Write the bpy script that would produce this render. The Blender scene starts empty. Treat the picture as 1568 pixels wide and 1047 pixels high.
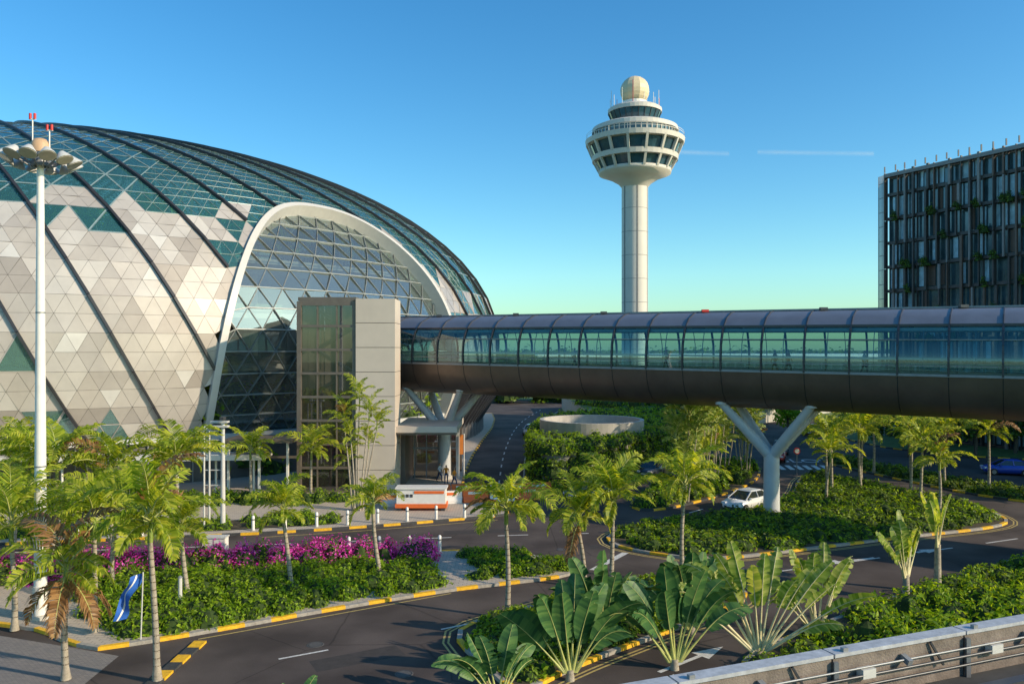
import bpy, math, random
import numpy as np
from mathutils import Vector, Matrix, noise as mnoise
random.seed(7); rng=np.random.default_rng(7)
scene=bpy.context.scene
R_=math.radians
# ------------------------------------------------------------------ materials
MC={}
def nt(name):
    m=bpy.data.materials.new(name); m.use_nodes=True
    t=m.node_tree; t.nodes.clear()
    o=t.nodes.new('ShaderNodeOutputMaterial')
    return m,t,o
def M(name,col,rough=.6,metal=0.,var=.15,scale=2.,bump=0.,fine=0.,spec=.5,emit=None):
    if name in MC: return MC[name]
    m,t,o=nt(name)
    b=t.nodes.new('ShaderNodeBsdfPrincipled')
    b.inputs['Roughness'].default_value=rough; b.inputs['Metallic'].default_value=metal
    b.inputs['Specular IOR Level'].default_value=spec
    tc=t.nodes.new('ShaderNodeTexCoord')
    n=t.nodes.new('ShaderNodeTexNoise'); n.inputs['Scale'].default_value=scale; n.inputs['Detail'].default_value=6; n.inputs['Roughness'].default_value=.65
    t.links.new(tc.outputs['Object'],n.inputs['Vector'])
    r=t.nodes.new('ShaderNodeValToRGB')
    r.color_ramp.elements[0].position=.3; r.color_ramp.elements[1].position=.7
    r.color_ramp.elements[0].color=[max(0,c*(1-var)) for c in col]+[1]
    r.color_ramp.elements[1].color=[min(1,c*(1+var)) for c in col]+[1]
    t.links.new(n.outputs['Fac'],r.inputs['Fac'])
    t.links.new(r.outputs['Color'],b.inputs['Base Color'])
    if bump or fine:
        n2=t.nodes.new('ShaderNodeTexNoise'); n2.inputs['Scale'].default_value=scale*12; n2.inputs['Detail'].default_value=4
        t.links.new(tc.outputs['Object'],n2.inputs['Vector'])
        bp=t.nodes.new('ShaderNodeBump'); bp.inputs['Strength'].default_value=bump or fine; bp.inputs['Distance'].default_value=.03
        t.links.new(n2.outputs['Fac'],bp.inputs['Height']); t.links.new(bp.outputs['Normal'],b.inputs['Normal'])
    t.links.new(b.outputs[0],o.inputs['Surface'])
    MC[name]=m; return m
def LEAF(name,dark,mid,light,trans=.35):
    m,t,o=nt(name)
    g=t.nodes.new('ShaderNodeNewGeometry')
    r=t.nodes.new('ShaderNodeValToRGB')
    r.color_ramp.elements[0].color=(*dark,1); r.color_ramp.elements[1].color=(*light,1)
    e=r.color_ramp.elements.new(.5); e.color=(*mid,1)
    t.links.new(g.outputs['Random Per Island'],r.inputs['Fac'])
    b=t.nodes.new('ShaderNodeBsdfPrincipled'); b.inputs['Roughness'].default_value=.45; b.inputs['Specular IOR Level'].default_value=.25
    t.links.new(r.outputs['Color'],b.inputs['Base Color'])
    tr=t.nodes.new('ShaderNodeBsdfTranslucent')
    mx0=t.nodes.new('ShaderNodeMixRGB'); mx0.blend_type='MULTIPLY'; mx0.inputs[0].default_value=1; mx0.inputs[2].default_value=(2.1,1.8,.6,1)
    t.links.new(r.outputs['Color'],mx0.inputs[1]); t.links.new(mx0.outputs[0],tr.inputs['Color'])
    mx=t.nodes.new('ShaderNodeMixShader'); mx.inputs[0].default_value=trans
    t.links.new(b.outputs[0],mx.inputs[1]); t.links.new(tr.outputs[0],mx.inputs[2])
    t.links.new(mx.outputs[0],o.inputs['Surface']); return m
def GLASS(name,tint,body,bodyfac=.3,ior=1.5,refl=.12,rough=.02):
    m,t,o=nt(name)
    tr=t.nodes.new('ShaderNodeBsdfTransparent'); tr.inputs[0].default_value=(*tint,1)
    d=t.nodes.new('ShaderNodeBsdfDiffuse'); d.inputs[0].default_value=(*body,1)
    m1=t.nodes.new('ShaderNodeMixShader'); m1.inputs[0].default_value=bodyfac
    t.links.new(tr.outputs[0],m1.inputs[1]); t.links.new(d.outputs[0],m1.inputs[2])
    gl=t.nodes.new('ShaderNodeBsdfGlossy'); gl.inputs['Roughness'].default_value=rough; gl.inputs[0].default_value=(.9,.97,1,1)
    lw=t.nodes.new('ShaderNodeFresnel'); lw.inputs[0].default_value=ior
    ad=t.nodes.new('ShaderNodeMath'); ad.operation='ADD'; ad.inputs[1].default_value=refl; ad.use_clamp=True
    t.links.new(lw.outputs[0],ad.inputs[0])
    m2=t.nodes.new('ShaderNodeMixShader'); t.links.new(ad.outputs[0],m2.inputs[0])
    t.links.new(m1.outputs[0],m2.inputs[1]); t.links.new(gl.outputs[0],m2.inputs[2])
    t.links.new(m2.outputs[0],o.inputs['Surface']); MC[name]=m; return m

concrete=M('concrete',(.44,.41,.36),.8,var=.12,scale=1.2,bump=.2)
conc_dark=M('concrete_dark',(.22,.21,.2),.85,var=.2,scale=1.5,bump=.2)
white=M('white_paint',(.76,.73,.68),.45,var=.06,scale=3)
offw=M('offwhite_metal',(.56,.55,.52),.4,var=.08)
column_m=M('column_paint',(.52,.52,.52),.5,var=.1,scale=.8)
black=M('black_metal',(.02,.02,.022),.5)
dgrey=M('dark_grey_metal',(.07,.072,.08),.4,metal=.4)
mgrey=M('mid_grey_metal',(.25,.26,.27),.45,metal=.3)
yellow=M('kerb_yellow',(.80,.44,.02),.65,var=.25,scale=6)
kblack=M('kerb_black',(.05,.05,.05),.7,var=.3,scale=6)
kconc=M('kerb_concrete',(.34,.31,.27),.8,var=.25,scale=5)
mark_w=M('marking_white',(.60,.58,.54),.7,var=.3,scale=8)
mark_y=M('marking_yellow',(.48,.36,.12),.7,var=.35,scale=8)
soil=M('soil',(.07,.055,.03),.95,var=.4,scale=2,bump=.5)
grass=M('grass_turf',(.10,.14,.025),.95,var=.4,scale=1.5,bump=.8)
orange=M('orange_plastic',(.75,.15,.03),.45,var=.1)
red=M('red_paint',(.6,.03,.02),.45)
bluem=M('blue_cloth',(.02,.12,.5),.7)
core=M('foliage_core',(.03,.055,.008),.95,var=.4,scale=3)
trunk_m=M('palm_trunk',(.36,.31,.24),.85,var=.35,scale=5,bump=.6)
bark=M('bark',(.12,.09,.06),.9,var=.3,scale=4,bump=.6)
shaftg=M('crownshaft',(.20,.27,.05),.5,var=.2,scale=4)
petiole=M('petiole',(.40,.41,.13),.5,var=.25,scale=4)
pet_pale=M('petiole_pale',(.62,.55,.32),.5,var=.2,scale=4)
leafA=LEAF('leaf_hedge',(.07,.15,.008),(.20,.33,.015),(.34,.46,.03),.45)
leafB=LEAF('leaf_groundcover',(.055,.11,.01),(.13,.22,.02),(.24,.32,.03))
leafP=LEAF('leaf_palm',(.11,.18,.012),(.27,.35,.03),(.48,.49,.06),.48)
leafBr=LEAF('leaf_dead',(.13,.06,.02),(.25,.13,.05),(.35,.2,.08),.2)
leafT=LEAF('leaf_fan',(.03,.09,.035),(.06,.15,.045),(.11,.21,.06),.22)
leafTy=LEAF('leaf_fan_light',(.12,.21,.03),(.24,.33,.06),(.46,.48,.15),.4)
leafD=LEAF('leaf_dark_tree',(.03,.065,.01),(.08,.14,.015),(.17,.24,.03),.3)
flower=LEAF('flower_magenta',(.42,.01,.27),(.66,.05,.48),(.90,.18,.75),.35)
g_dome=GLASS('dome_glass',(.55,.80,.76),(.08,.27,.26),.30,refl=.06)
g_low=GLASS('dome_glass_low',(.60,.80,.74),(.17,.34,.30),.45,refl=.10)
g_arch=GLASS('arch_glass',(.66,.76,.72),(.28,.33,.30),.26,refl=.18)
g_brd=GLASS('bridge_glass',(.62,.85,.85),(.06,.24,.24),.14,refl=.05)
g_dark=GLASS('dark_glass',(.32,.33,.31),(.06,.055,.05),.35,refl=.10)

def asphalt():
    m,t,o=nt('asphalt'); b=t.nodes.new('ShaderNodeBsdfPrincipled'); b.inputs['Roughness'].default_value=.85
    b.inputs['Specular IOR Level'].default_value=.25
    tc=t.nodes.new('ShaderNodeTexCoord')
    def N(s,d=6):
        n=t.nodes.new('ShaderNodeTexNoise'); n.inputs['Scale'].default_value=s; n.inputs['Detail'].default_value=d; t.links.new(tc.outputs['Object'],n.inputs['Vector']); return n
    a=N(.25);c=N(30,3)
    r=t.nodes.new('ShaderNodeValToRGB'); r.color_ramp.elements[0].color=(.056,.044,.039,1); r.color_ramp.elements[1].color=(.112,.090,.079,1)
    r.color_ramp.elements[0].position=.36;r.color_ramp.elements[1].position=.66
    t.links.new(a.outputs['Fac'],r.inputs['Fac'])
    r2=t.nodes.new('ShaderNodeValToRGB'); r2.color_ramp.elements[0].color=(.65,.65,.65,1); r2.color_ramp.elements[1].color=(1.3,1.3,1.3,1)
    t.links.new(c.outputs['Fac'],r2.inputs['Fac'])
    mx=t.nodes.new('ShaderNodeMixRGB'); mx.blend_type='MULTIPLY'; mx.inputs[0].default_value=1
    t.links.new(r.outputs[0],mx.inputs[1]); t.links.new(r2.outputs[0],mx.inputs[2])
    v=t.nodes.new('ShaderNodeTexVoronoi'); v.feature='DISTANCE_TO_EDGE'; v.inputs['Scale'].default_value=.16
    wn=N(1.2,3); ad=t.nodes.new('ShaderNodeMixRGB'); ad.inputs[0].default_value=.12; t.links.new(tc.outputs['Object'],ad.inputs[1]); t.links.new(wn.outputs['Color'],ad.inputs[2]); 
    t.links.new(ad.outputs[0],v.inputs['Vector'])
    cr=t.nodes.new('ShaderNodeMapRange'); cr.inputs[1].default_value=0; cr.inputs[2].default_value=.006; cr.inputs[3].default_value=.55; cr.inputs[4].default_value=1; t.links.new(v.outputs['Distance'],cr.inputs[0])
    mz=t.nodes.new('ShaderNodeMixRGB'); mz.blend_type='MULTIPLY'; mz.inputs[0].default_value=1; t.links.new(mx.outputs[0],mz.inputs[1]); t.links.new(cr.outputs[0],mz.inputs[2])
    t.links.new(mz.outputs[0],b.inputs['Base Color'])
    bp=t.nodes.new('ShaderNodeBump'); bp.inputs['Strength'].default_value=.4; bp.inputs['Distance'].default_value=.01
    t.links.new(c.outputs['Fac'],bp.inputs['Height']); t.links.new(bp.outputs[0],b.inputs['Normal'])
    t.links.new(b.outputs[0],o.inputs[0]); return m
asph=asphalt()
patch_m=M('asphalt_patch',(.045,.038,.035),.9,var=.25,scale=3)
def pavers(name,c1,c2,mort,scale):
    m,t,o=nt(name); b=t.nodes.new('ShaderNodeBsdfPrincipled'); b.inputs['Roughness'].default_value=.85
    tc=t.nodes.new('ShaderNodeTexCoord'); br=t.nodes.new('ShaderNodeTexBrick'); br.inputs['Scale'].default_value=scale
    br.inputs['Color1'].default_value=(*c1,1);br.inputs['Color2'].default_value=(*c2,1);br.inputs['Mortar'].default_value=(*mort,1); br.inputs['Mortar Size'].default_value=.015
    t.links.new(tc.outputs['Object'],br.inputs['Vector']); t.links.new(br.outputs['Color'],b.inputs['Base Color']); t.links.new(b.outputs[0],o.inputs[0]); return m
pave=pavers('pavers',(.52,.44,.35),(.45,.38,.31),(.22,.19,.16),1.2)
pave2=pavers('pavers_grey',(.20,.18,.17),(.25,.22,.20),(.09,.09,.09),2.5)

# ------------------------------------------------------------------ builder
class B:
    def __init__(s): s.V=[];s.F=[];s.I=[];s.S=[];s.mats=[];s.sm=False
    def mi(s,m):
        if m not in s.mats: s.mats.append(m)
        return s.mats.index(m)
    def add(s,vs,fs,mat,sm=None):
        o=len(s.V); s.V+= [tuple(v) for v in vs]; k=s.mi(mat)
        sm=s.sm if sm is None else sm
        for f in fs: s.F.append(tuple(o+i for i in f)); s.I.append(k); s.S.append(sm)
    def box(s,c,d,mat,rz=0.,M4=None):
        hx,hy,hz=d[0]/2,d[1]/2,d[2]/2; ca,sa=math.cos(rz),math.sin(rz)
        vs=[]
        for x,y,z in [(-hx,-hy,-hz),(hx,-hy,-hz),(hx,hy,-hz),(-hx,hy,-hz),(-hx,-hy,hz),(hx,-hy,hz),(hx,hy,hz),(-hx,hy,hz)]:
            v=(c[0]+x*ca-y*sa,c[1]+x*sa+y*ca,c[2]+z); vs.append(M4@Vector(v) if M4 else v)
        s.add(vs,[(0,3,2,1),(4,5,6,7),(0,1,5,4),(1,2,6,5),(2,3,7,6),(3,0,4,7)],mat,False)
    def bar(s,a,b,w,h,mat,up=(0,0,1)):
        a=Vector(a);b=Vector(b);d=(b-a); 
        if d.length<1e-6:return
        d.normalize(); u=Vector(up); sd=d.cross(u)
        if sd.length<1e-4: sd=d.cross(Vector((1,0,0)))
        sd.normalize(); u=sd.cross(d)
        vs=[]
        for p in (a,b):
            for i,j in ((-1,-1),(1,-1),(1,1),(-1,1)): vs.append(p+sd*(i*w/2)+u*(j*h/2))
        s.add(vs,[(3,2,1,0),(4,5,6,7),(0,1,5,4),(1,2,6,5),(2,3,7,6),(3,0,4,7)],mat,False)
    def path(s,pts,rad,mat,n=8,cap=True,sm=True):
        pts=[Vector(p) for p in pts]; vs=[];L=len(pts)
        ref=None
        for i,p in enumerate(pts):
            d=(pts[min(i+1,L-1)]-pts[max(i-1,0)]).normalized()
            if ref is None: ref=d.orthogonal().normalized()
            ref=(ref-d*ref.dot(d)).normalized(); q=d.cross(ref)
            r=rad[i] if hasattr(rad,'__len__') else rad
            for k in range(n):
                a=2*math.pi*k/n; vs.append(p+ref*(math.cos(a)*r)+q*(math.sin(a)*r))
        fs=[(i*n+k,i*n+(k+1)%n,(i+1)*n+(k+1)%n,(i+1)*n+k) for i in range(L-1) for k in range(n)]
        s.add(vs,fs,mat,sm)
        if cap: 
            s.add(vs[:n],[tuple(range(n))[::-1]],mat,False); s.add(vs[-n:],[tuple(range(n))],mat,False)
    def rev(s,prof,cx,cy,mat,n=32,sm=True,ph=0.):
        vs=[];L=len(prof)
        for r,z in prof:
            for k in range(n):
                a=ph+2*math.pi*k/n; vs.append((cx+r*math.cos(a),cy+r*math.sin(a),z))
        s.add(vs,[(i*n+k,i*n+(k+1)%n,(i+1)*n+(k+1)%n,(i+1)*n+k) for i in range(L-1) for k in range(n)],mat,sm)
    def prism(s,poly,z0,z1,mt,ms=None):
        n=len(poly); a=sum(poly[i][0]*poly[(i+1)%n][1]-poly[(i+1)%n][0]*poly[i][1] for i in range(n))
        if a<0: poly=poly[::-1]
        s.add([(x,y,z1) for x,y in poly],[tuple(range(n))],mt,False)
        if ms:
            vs=[(x,y,z0) for x,y in poly]+[(x,y,z1) for x,y in poly]
            s.add(vs,[(i,(i+1)%n,n+(i+1)%n,n+i) for i in range(n)],ms,False)
    def done(s,name,loc=(0,0,0),rz=0.,local=False):
        me=bpy.data.meshes.new(name)
        V=s.V if local else [(v[0]-loc[0],v[1]-loc[1],v[2]-loc[2]) for v in s.V]
        me.from_pydata(V,[],s.F)
        for m in s.mats: me.materials.append(m)
        me.polygons.foreach_set('material_index',s.I); me.polygons.foreach_set('use_smooth',s.S); me.update()
        ob=bpy.data.objects.new(name,me); ob.location=loc; ob.rotation_euler=(0,0,rz); scene.collection.objects.link(ob); return ob

def chaikin(p,it=2,closed=True):
    for _ in range(it):
        q=[];n=len(p)
        for i in range(n if closed else n-1):
            a=p[i];b=p[(i+1)%n]
            q+= [(a[0]*.75+b[0]*.25,a[1]*.75+b[1]*.25),(a[0]*.25+b[0]*.75,a[1]*.25+b[1]*.75)]
        if not closed: q=[p[0]]+q+[p[-1]]
        p=q
    return p
def resample(p,step,closed=True):
    q=p+[p[0]] if closed else p
    d=[0]
    for i in range(1,len(q)): d.append(d[-1]+math.hypot(q[i][0]-q[i-1][0],q[i][1]-q[i-1][1]))
    n=max(4,round(d[-1]/step)); n+= n%2
    ts=np.linspace(0,d[-1],n+1)
    xs=np.interp(ts,d,[a[0] for a in q]); ys=np.interp(ts,d,[a[1] for a in q])
    out=list(zip(xs.tolist(),ys.tolist()))
    return out[:-1] if closed else out
def area(p): return .5*sum(p[i][0]*p[(i+1)%len(p)][1]-p[(i+1)%len(p)][0]*p[i][1] for i in range(len(p)))
def offset(p,d,closed=True):  # outward for ccw
    n=len(p);out=[]
    for i in range(n):
        a=p[(i-1)%n] if closed or i>0 else p[i]; b=p[(i+1)%n] if closed or i<n-1 else p[i]
        tx,ty=b[0]-a[0],b[1]-a[1]; l=math.hypot(tx,ty) or 1
        out.append((p[i][0]+ty/l*d,p[i][1]-tx/l*d))
    return out
def ribbon(b,p,w,z,mat,closed=False,dash=None):
    a=offset(p,w/2,closed); c=offset(p,-w/2,closed); n=len(p)
    for i in range(n if closed else n-1):
        if dash and (i%dash[1])>=dash[0]: continue
        j=(i+1)%n
        b.add([(*a[i],z),(*a[j],z),(*c[j],z),(*c[i],z)],[(0,1,2,3)],mat,False)
def inpoly(x,y,p):
    ins=np.zeros(len(x),bool);n=len(p);j=n-1
    for i in range(n):
        xi,yi=p[i];xj,yj=p[j]
        if yi!=yj:
            c=((yi>y)!=(yj>y))&(x<(xj-xi)*(y-yi)/(yj-yi)+xi); ins^=c
        j=i
    return ins
def sample(poly,n):
    P=np.array(poly);mn=P.min(0);mx=P.max(0);out=np.zeros((0,2))
    while len(out)<n:
        q=rng.uniform(mn,mx,(n*3,2)); out=np.vstack([out,q[inpoly(q[:,0],q[:,1],poly)]])
    return out[:n]
def rawmesh(name,V,F,mats,idx=None):
    me=bpy.data.meshes.new(name); me.from_pydata(V.tolist(),[],F.tolist())
    for m in mats: me.materials.append(m)
    if idx is not None: me.polygons.foreach_set('material_index',idx.astype(np.int32))
    me.update(); ob=bpy.data.objects.new(name,me); scene.collection.objects.link(ob); return ob
def leafquads(P,Nrm,size,asp=.5):
    n=len(P); Nrm=Nrm/np.linalg.norm(Nrm,axis=1,keepdims=True)
    t=rng.normal(size=(n,3)); t-= Nrm*(t*Nrm).sum(1,keepdims=True); t/=np.linalg.norm(t,axis=1,keepdims=True)
    s=np.cross(Nrm,t); L=(size*rng.uniform(.6,1.3,(n,1)))
    a=P-t*L*.5; b=P+s*L*asp*.5+Nrm*L*.08; c=P+t*L*.5; d=P-s*L*asp*.5+Nrm*L*.08
    V=np.stack([a,b,c,d],1).reshape(-1,3); F=np.arange(4*n).reshape(-1,4); return V,F
def bushes(name,centers,rad,hgt,leaf,per,mats,z0=.13,probs=None,flat=.6):
    C=np.array(centers);n=len(C)
    r=rad*rng.uniform(.7,1.3,n);h=hgt*rng.uniform(.7,1.3,n)
    k=np.repeat(np.arange(n),per)
    d=rng.normal(size=(len(k),3)); d[:,2]=np.abs(d[:,2])*.9-.1; d/=np.linalg.norm(d,axis=1,keepdims=True)
    f=rng.uniform(.8,1.12,len(k))
    z0a=np.full(n,z0) if C.shape[1]==2 else C[:,2]
    P=np.stack([C[k,0]+d[:,0]*r[k]*f,C[k,1]+d[:,1]*r[k]*f,z0a[k]+np.maximum(.03,d[:,2]*h[k]*f)],1)
    Nn=d+rng.normal(size=d.shape)*flat+np.array([0,0,.25])
    V,F=leafquads(P,Nn,leaf)
    if len(mats)>1: mi=rng.choice(len(mats),n,p=probs)[k]; 
    else: mi=np.zeros(len(k),int)
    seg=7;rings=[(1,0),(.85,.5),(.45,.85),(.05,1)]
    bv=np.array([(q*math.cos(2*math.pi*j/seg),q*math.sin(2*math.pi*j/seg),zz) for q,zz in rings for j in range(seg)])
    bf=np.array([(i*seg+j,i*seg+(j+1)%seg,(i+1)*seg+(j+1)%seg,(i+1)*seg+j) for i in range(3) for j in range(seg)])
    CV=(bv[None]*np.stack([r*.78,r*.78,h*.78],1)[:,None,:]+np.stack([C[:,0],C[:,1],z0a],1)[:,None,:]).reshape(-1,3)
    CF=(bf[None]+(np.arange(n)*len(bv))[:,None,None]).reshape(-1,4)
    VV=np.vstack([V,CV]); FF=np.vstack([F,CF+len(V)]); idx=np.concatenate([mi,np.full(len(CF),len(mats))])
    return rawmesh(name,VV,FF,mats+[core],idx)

# ------------------------------------------------------------------ ground, roads
b=B(); b.add([(-6000,-600,0),(6000,-600,0),(6000,9000,0),(-6000,9000,0)],[(0,1,2,3)],grass); b.done('ground')
b=B(); b.prism([(-75,14),(75,14),(80,90),(70,190),(-20,190),(-75,150)],0,.004,asph); b.done('road')
b=B(); b.prism([(-10,200),(700,200),(900,600),(-60,600)],0,.01,M('apron_concrete',(.36,.34,.30),.8)); b.done('apron_pavement')
b=B()
for (x,y,w_,h_,r_) in ((-6,31,3.5,1.2,.5),(6,48.5,2.6,1.0,.1),(-2,52.5,5,1.1,.15),(14,43.3,3,1.1,.4),(-9.5,49.4,3,1.4,.2),(0,34.6,1.6,1,.6),(22,70,2,5,.5)):
    ca,sa=math.cos(r_),math.sin(r_); b.prism([(x+u*ca-v*sa,y+u*sa+v*ca) for u,v in ((-w_/2,-h_/2),(w_/2,-h_/2),(w_/2,h_/2),(-w_/2,h_/2))],0,.008,patch_m)
b.done('road_repair_patch')
b=B(); mh=M('manhole_iron',(.09,.085,.08),.7,var=.3,scale=10)
for (x,y) in ((-4,29.5),(3,47.8),(-12,49),(12.5,43.6),(-8,32.4)):
    b.rev([(.01,.016),(.33,.016),(.35,.006)],x,y,mh,20,False); b.rev([(.27,.019),(.30,.019)],x,y,black,20,False)
b.done('manhole_cover')

def island(name,pts,top,kerbpat='yb',smooth=2,kerb=True,step=1.15,lines=False):
    p=chaikin(pts,smooth); 
    if area(p)<0: p=p[::-1]
    p=resample(p,step); b=B()
    inn=offset(p,-.22)
    b.prism(inn,0,.125,top)
    n=len(p)
    for i in range(n):
        j=(i+1)%n
        m=kconc
        if kerbpat=='yb': m= yellow if i%2==0 else kblack
        if kerbpat=='yc': m= yellow if i%2==0 else kconc
        a,c,d,e=p[i],p[j],inn[j],inn[i]
        b.add([(*a,0),(*c,0),(*c,.15),(*a,.15),(*d,.15),(*e,.15),(*d,.1),(*e,.1)],[(0,1,2,3),(3,2,4,5),(5,4,6,7)],m,False)
    if lines:
        ribbon(b,offset(p,.35),.09,.009,mark_y,True); ribbon(b,offset(p,.56),.09,.009,mark_y,True)
    b.done(name); return p
A=[(-17,31.5),(-15,32.4),(-12.6,33.8),(-8.2,36.6),(-3.05,39.5),(-1,40.3),(2.6,41.7),(3.6,42.8),(3.3,44.4),(.6,46.6),(-2.5,47.3),(-4.4,47.2),(-14.3,45.3),(-26,42.5),(-40,40),(-40,34),(-27,34.6),(-21,34.6)]
pA=island('planted_median',A,pave,'yc',1)
Bp=[(-75,42),(-45,46.5),(-18.6,51),(-10,53.4),(-1,57.0),(.2,57.8),(-1.5,61),(-3.5,65),(-4.5,72),(-4.3,95),(-2.5,130),(-4,155),(-75,155)]
pB=island('sidewalk',Bp,pave,'yb',1)
Dp=[(-2.4,32.6),(-2.3,34.2),(-.9,35.6),(1.2,37.2),(3.4,39.6),(5.5,41.1),(9.2,41.5),(11.5,40.6),(11.6,38.6),(10.1,36.6),(5.5,32.7),(1.8,29.4),(.2,27.2),(-.6,29)]
pD=island('planted_median',Dp,soil,'yc',2,lines=True)
Ep=[(8.4,29.6),(9.2,31.3),(13,34.3),(17.5,37.8),(22.5,41.2),(30,46.3),(45,55),(70,58),(70,16),(6,16),(7,24)]
pE=island('planted_verge',Ep,soil,'yc',1)
Cp=[(6.0,51.5),(5.9,48.6),(8.2,46.4),(11.3,45),(17.8,47.6),(24.7,50.5),(32.8,53.4),(35.2,56),(35.2,61),(32.3,69.7),(29,76.5),(26.5,74),(22.5,64),(17.2,58.2),(9.8,55.4)]
pC=island('planted_median',Cp,soil,'yc',2,lines=True)
Gp=[(9.8,57.8),(16.9,64.6),(22.9,73),(26,83.7),(20,84),(14,73),(8.6,61.8)]
pG=island('planted_median',Gp,soil,'yb',2)
Kp=[(32.5,84),(35,75),(38.2,63.5),(46,58.5),(58,57),(58,60),(48,62.5),(42,69),(38.5,80),(35,90)]
pK=island('planted_median',Kp,grass,'yb',2)
K2=[(46,92),(60,84),(100,72),(130,90),(120,160),(60,160),(44,110)]
pK2=island('planted_verge',K2,grass,'yb',1)
b=B(); b.prism([(-30,22),(-15.2,22),(-15.4,31.2),(-17.5,32),(-22,33.6),(-30,33.6)],0,.008,pave2); b.done('brick_crossing_pavement')
b=B()
def line(pts,w=.12,mat=mark_w,dash=None,step=1.,z=.012):
    ribbon(b,resample(chaikin(pts,2,False),step,False),w,z,mat,False,dash)
line([(-15,27.5),(-8,31.5),(0,35.8),(4,39.8),(12,43)],.12,dash=(2,7))
line([(-60,43.4),(-20,48.2),(-8,50.2),(0,51.5),(5,52)],.14,dash=(2,5))
line([(-16,50.9),(-10,52.6),(-1,56.1)],.1,mark_y)
line([(13,42.5),(20,45.4),(30,49.6),(42,55)],.14,dash=(3,6))
line([(-1.2,66),(-1,95),(1,130),(6,160)],.14,dash=(2,5))
line([(.8,60),(1,71),(1.6,95),(4,125),(9,155)],.12)
line([(13,58.5),(21,67),(26,78),(31,95),(40,130)],.14,dash=(2,5))
line([(5,33.2),(10,37.6)],.1,mark_y); 
line([(-3,39.2),(-13,33)],.09,mark_y)
for i in range(7):
    x=26+i*.9; b.prism([(x,79.5),(x+.5,79.5),(x+.9,82.5),(x+.4,82.5)],0,.012,mark_w)
b.prism([(4.2,43.4),(4.6,43.3),(6.9,47),(6.5,47.1)],0,.012,mark_w)
def arrow(x,y,ang,L=4.):
    ca,sa=math.cos(ang),math.sin(ang)
    def T(u,v): return (x+u*ca-v*sa,y+u*sa+v*ca)
    b.prism([T(-L/2,-.09),T(L*.12,-.09),T(L*.12,-.42),T(L/2,0),T(L*.12,.42),T(L*.12,.09),T(-L/2,.09)],0,.016,mark_w)
arrow(7.0,30.9,math.atan2(5,6)); arrow(24,47.2,math.atan2(3,8)); arrow(19,45.2,math.atan2(3,8)+math.pi)
line([(4.6,27.4),(6.0,29.4)],.12)
b.done('road_marking')
cu=bpy.data.curves.new('road_text','FONT'); cu.body='SLOW'; cu.size=2.2; cu.extrude=0; cu.align_x='CENTER'
ot=bpy.data.objects.new('road_lettering',cu); ot.location=(32,84.5,.018); ot.rotation_euler=(0,0,R_(-8)); ot.scale=(1.1,1.6,1); cu.materials.append(mark_w); scene.collection.objects.link(ot)
b=B()
for i in range(8):
    b.box((-12.9+i*.02,27+i*.75,.05),(.5,.74,.09),yellow if i%2 else kblack)
b.done('speed_hump')

# ------------------------------------------------------------------ DOME
CX,CY,CZ=-63.1,118.8,12.; RR,CC,PP=61.,28.75,2.12
def rz(z): return RR*max(1e-6,1-abs((z-CZ)/CC)**PP)**(1/PP)
def surf(az,z,off=0.):
    r=rz(z); gx=r**(PP-1)/RR**PP; gz=math.copysign(abs(z-CZ)**(PP-1)/CC**PP,z-CZ); l=math.hypot(gx,gz); nr,nz=gx/l,gz/l
    return Vector((CX+(r+off*nr)*math.cos(az),CY+(r+off*nr)*math.sin(az),z+off*nz))
def normal(az,z):
    return (surf(az,z,1)-surf(az,z,0)).normalized()
AZ0=R_(-37.5);AW=R_(15.6);AH=27.3
def farch(az,z): return (abs((az-AZ0)/AW)**2.5+abs(z/AH)**2.5)**(1/2.5)
NN=116; dphi=2*math.pi/NN
rows=[4.3]; a=math.asin(-(abs((4.3-CZ)/CC))**(PP/2)); 
def pa(a): return RR*abs(math.cos(a))**(2/PP), CZ+CC*math.copysign(abs(math.sin(a))**(2/PP),a)
while True:
    r0,z0=pa(a); step=r0*dphi*.95; acc=0;pr=(r0,z0)
    while acc<step and a<1.5:
        a+=.0015; q=pa(a); acc+=math.hypot(q[0]-pr[0],q[1]-pr[1]); pr=q
    if a>=1.45 or pr[0]<14: break
    rows.append(pr[1])
NR=len(rows)
def lat(i,j): 
    return surf((i-.5*j)*dphi,rows[j])
def azz(p):
    return math.atan2(p.y-CY,p.x-CX),p.z
panels=[M('panel_%d'%i,c,.5,metal=.18,var=.09,scale=.4) for i,c in enumerate([(.475,.425,.375),(.51,.46,.41),(.43,.385,.345),(.55,.505,.455),(.37,.325,.285),(.61,.575,.53)])]
lou=M('panel_louvre',(.47,.43,.39),.4,metal=.35,var=.08)
seam=M('seam_dark',(.10,.09,.08),.8); domefr=M('dome_frame',(.22,.30,.30),.4,metal=.2); rib=M('dome_rib',(.045,.045,.05),.45,metal=.3)
b=B(); fr=random.Random(3)
tris=[]
for j in range(NR-1):
    for i in range(NN):
        tris.append((lat(i,j),lat(i+1,j),lat(i+1,j+1),0,i,j)); tris.append((lat(i,j),lat(i+1,j+1),lat(i,j+1),1,i,j))
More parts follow.
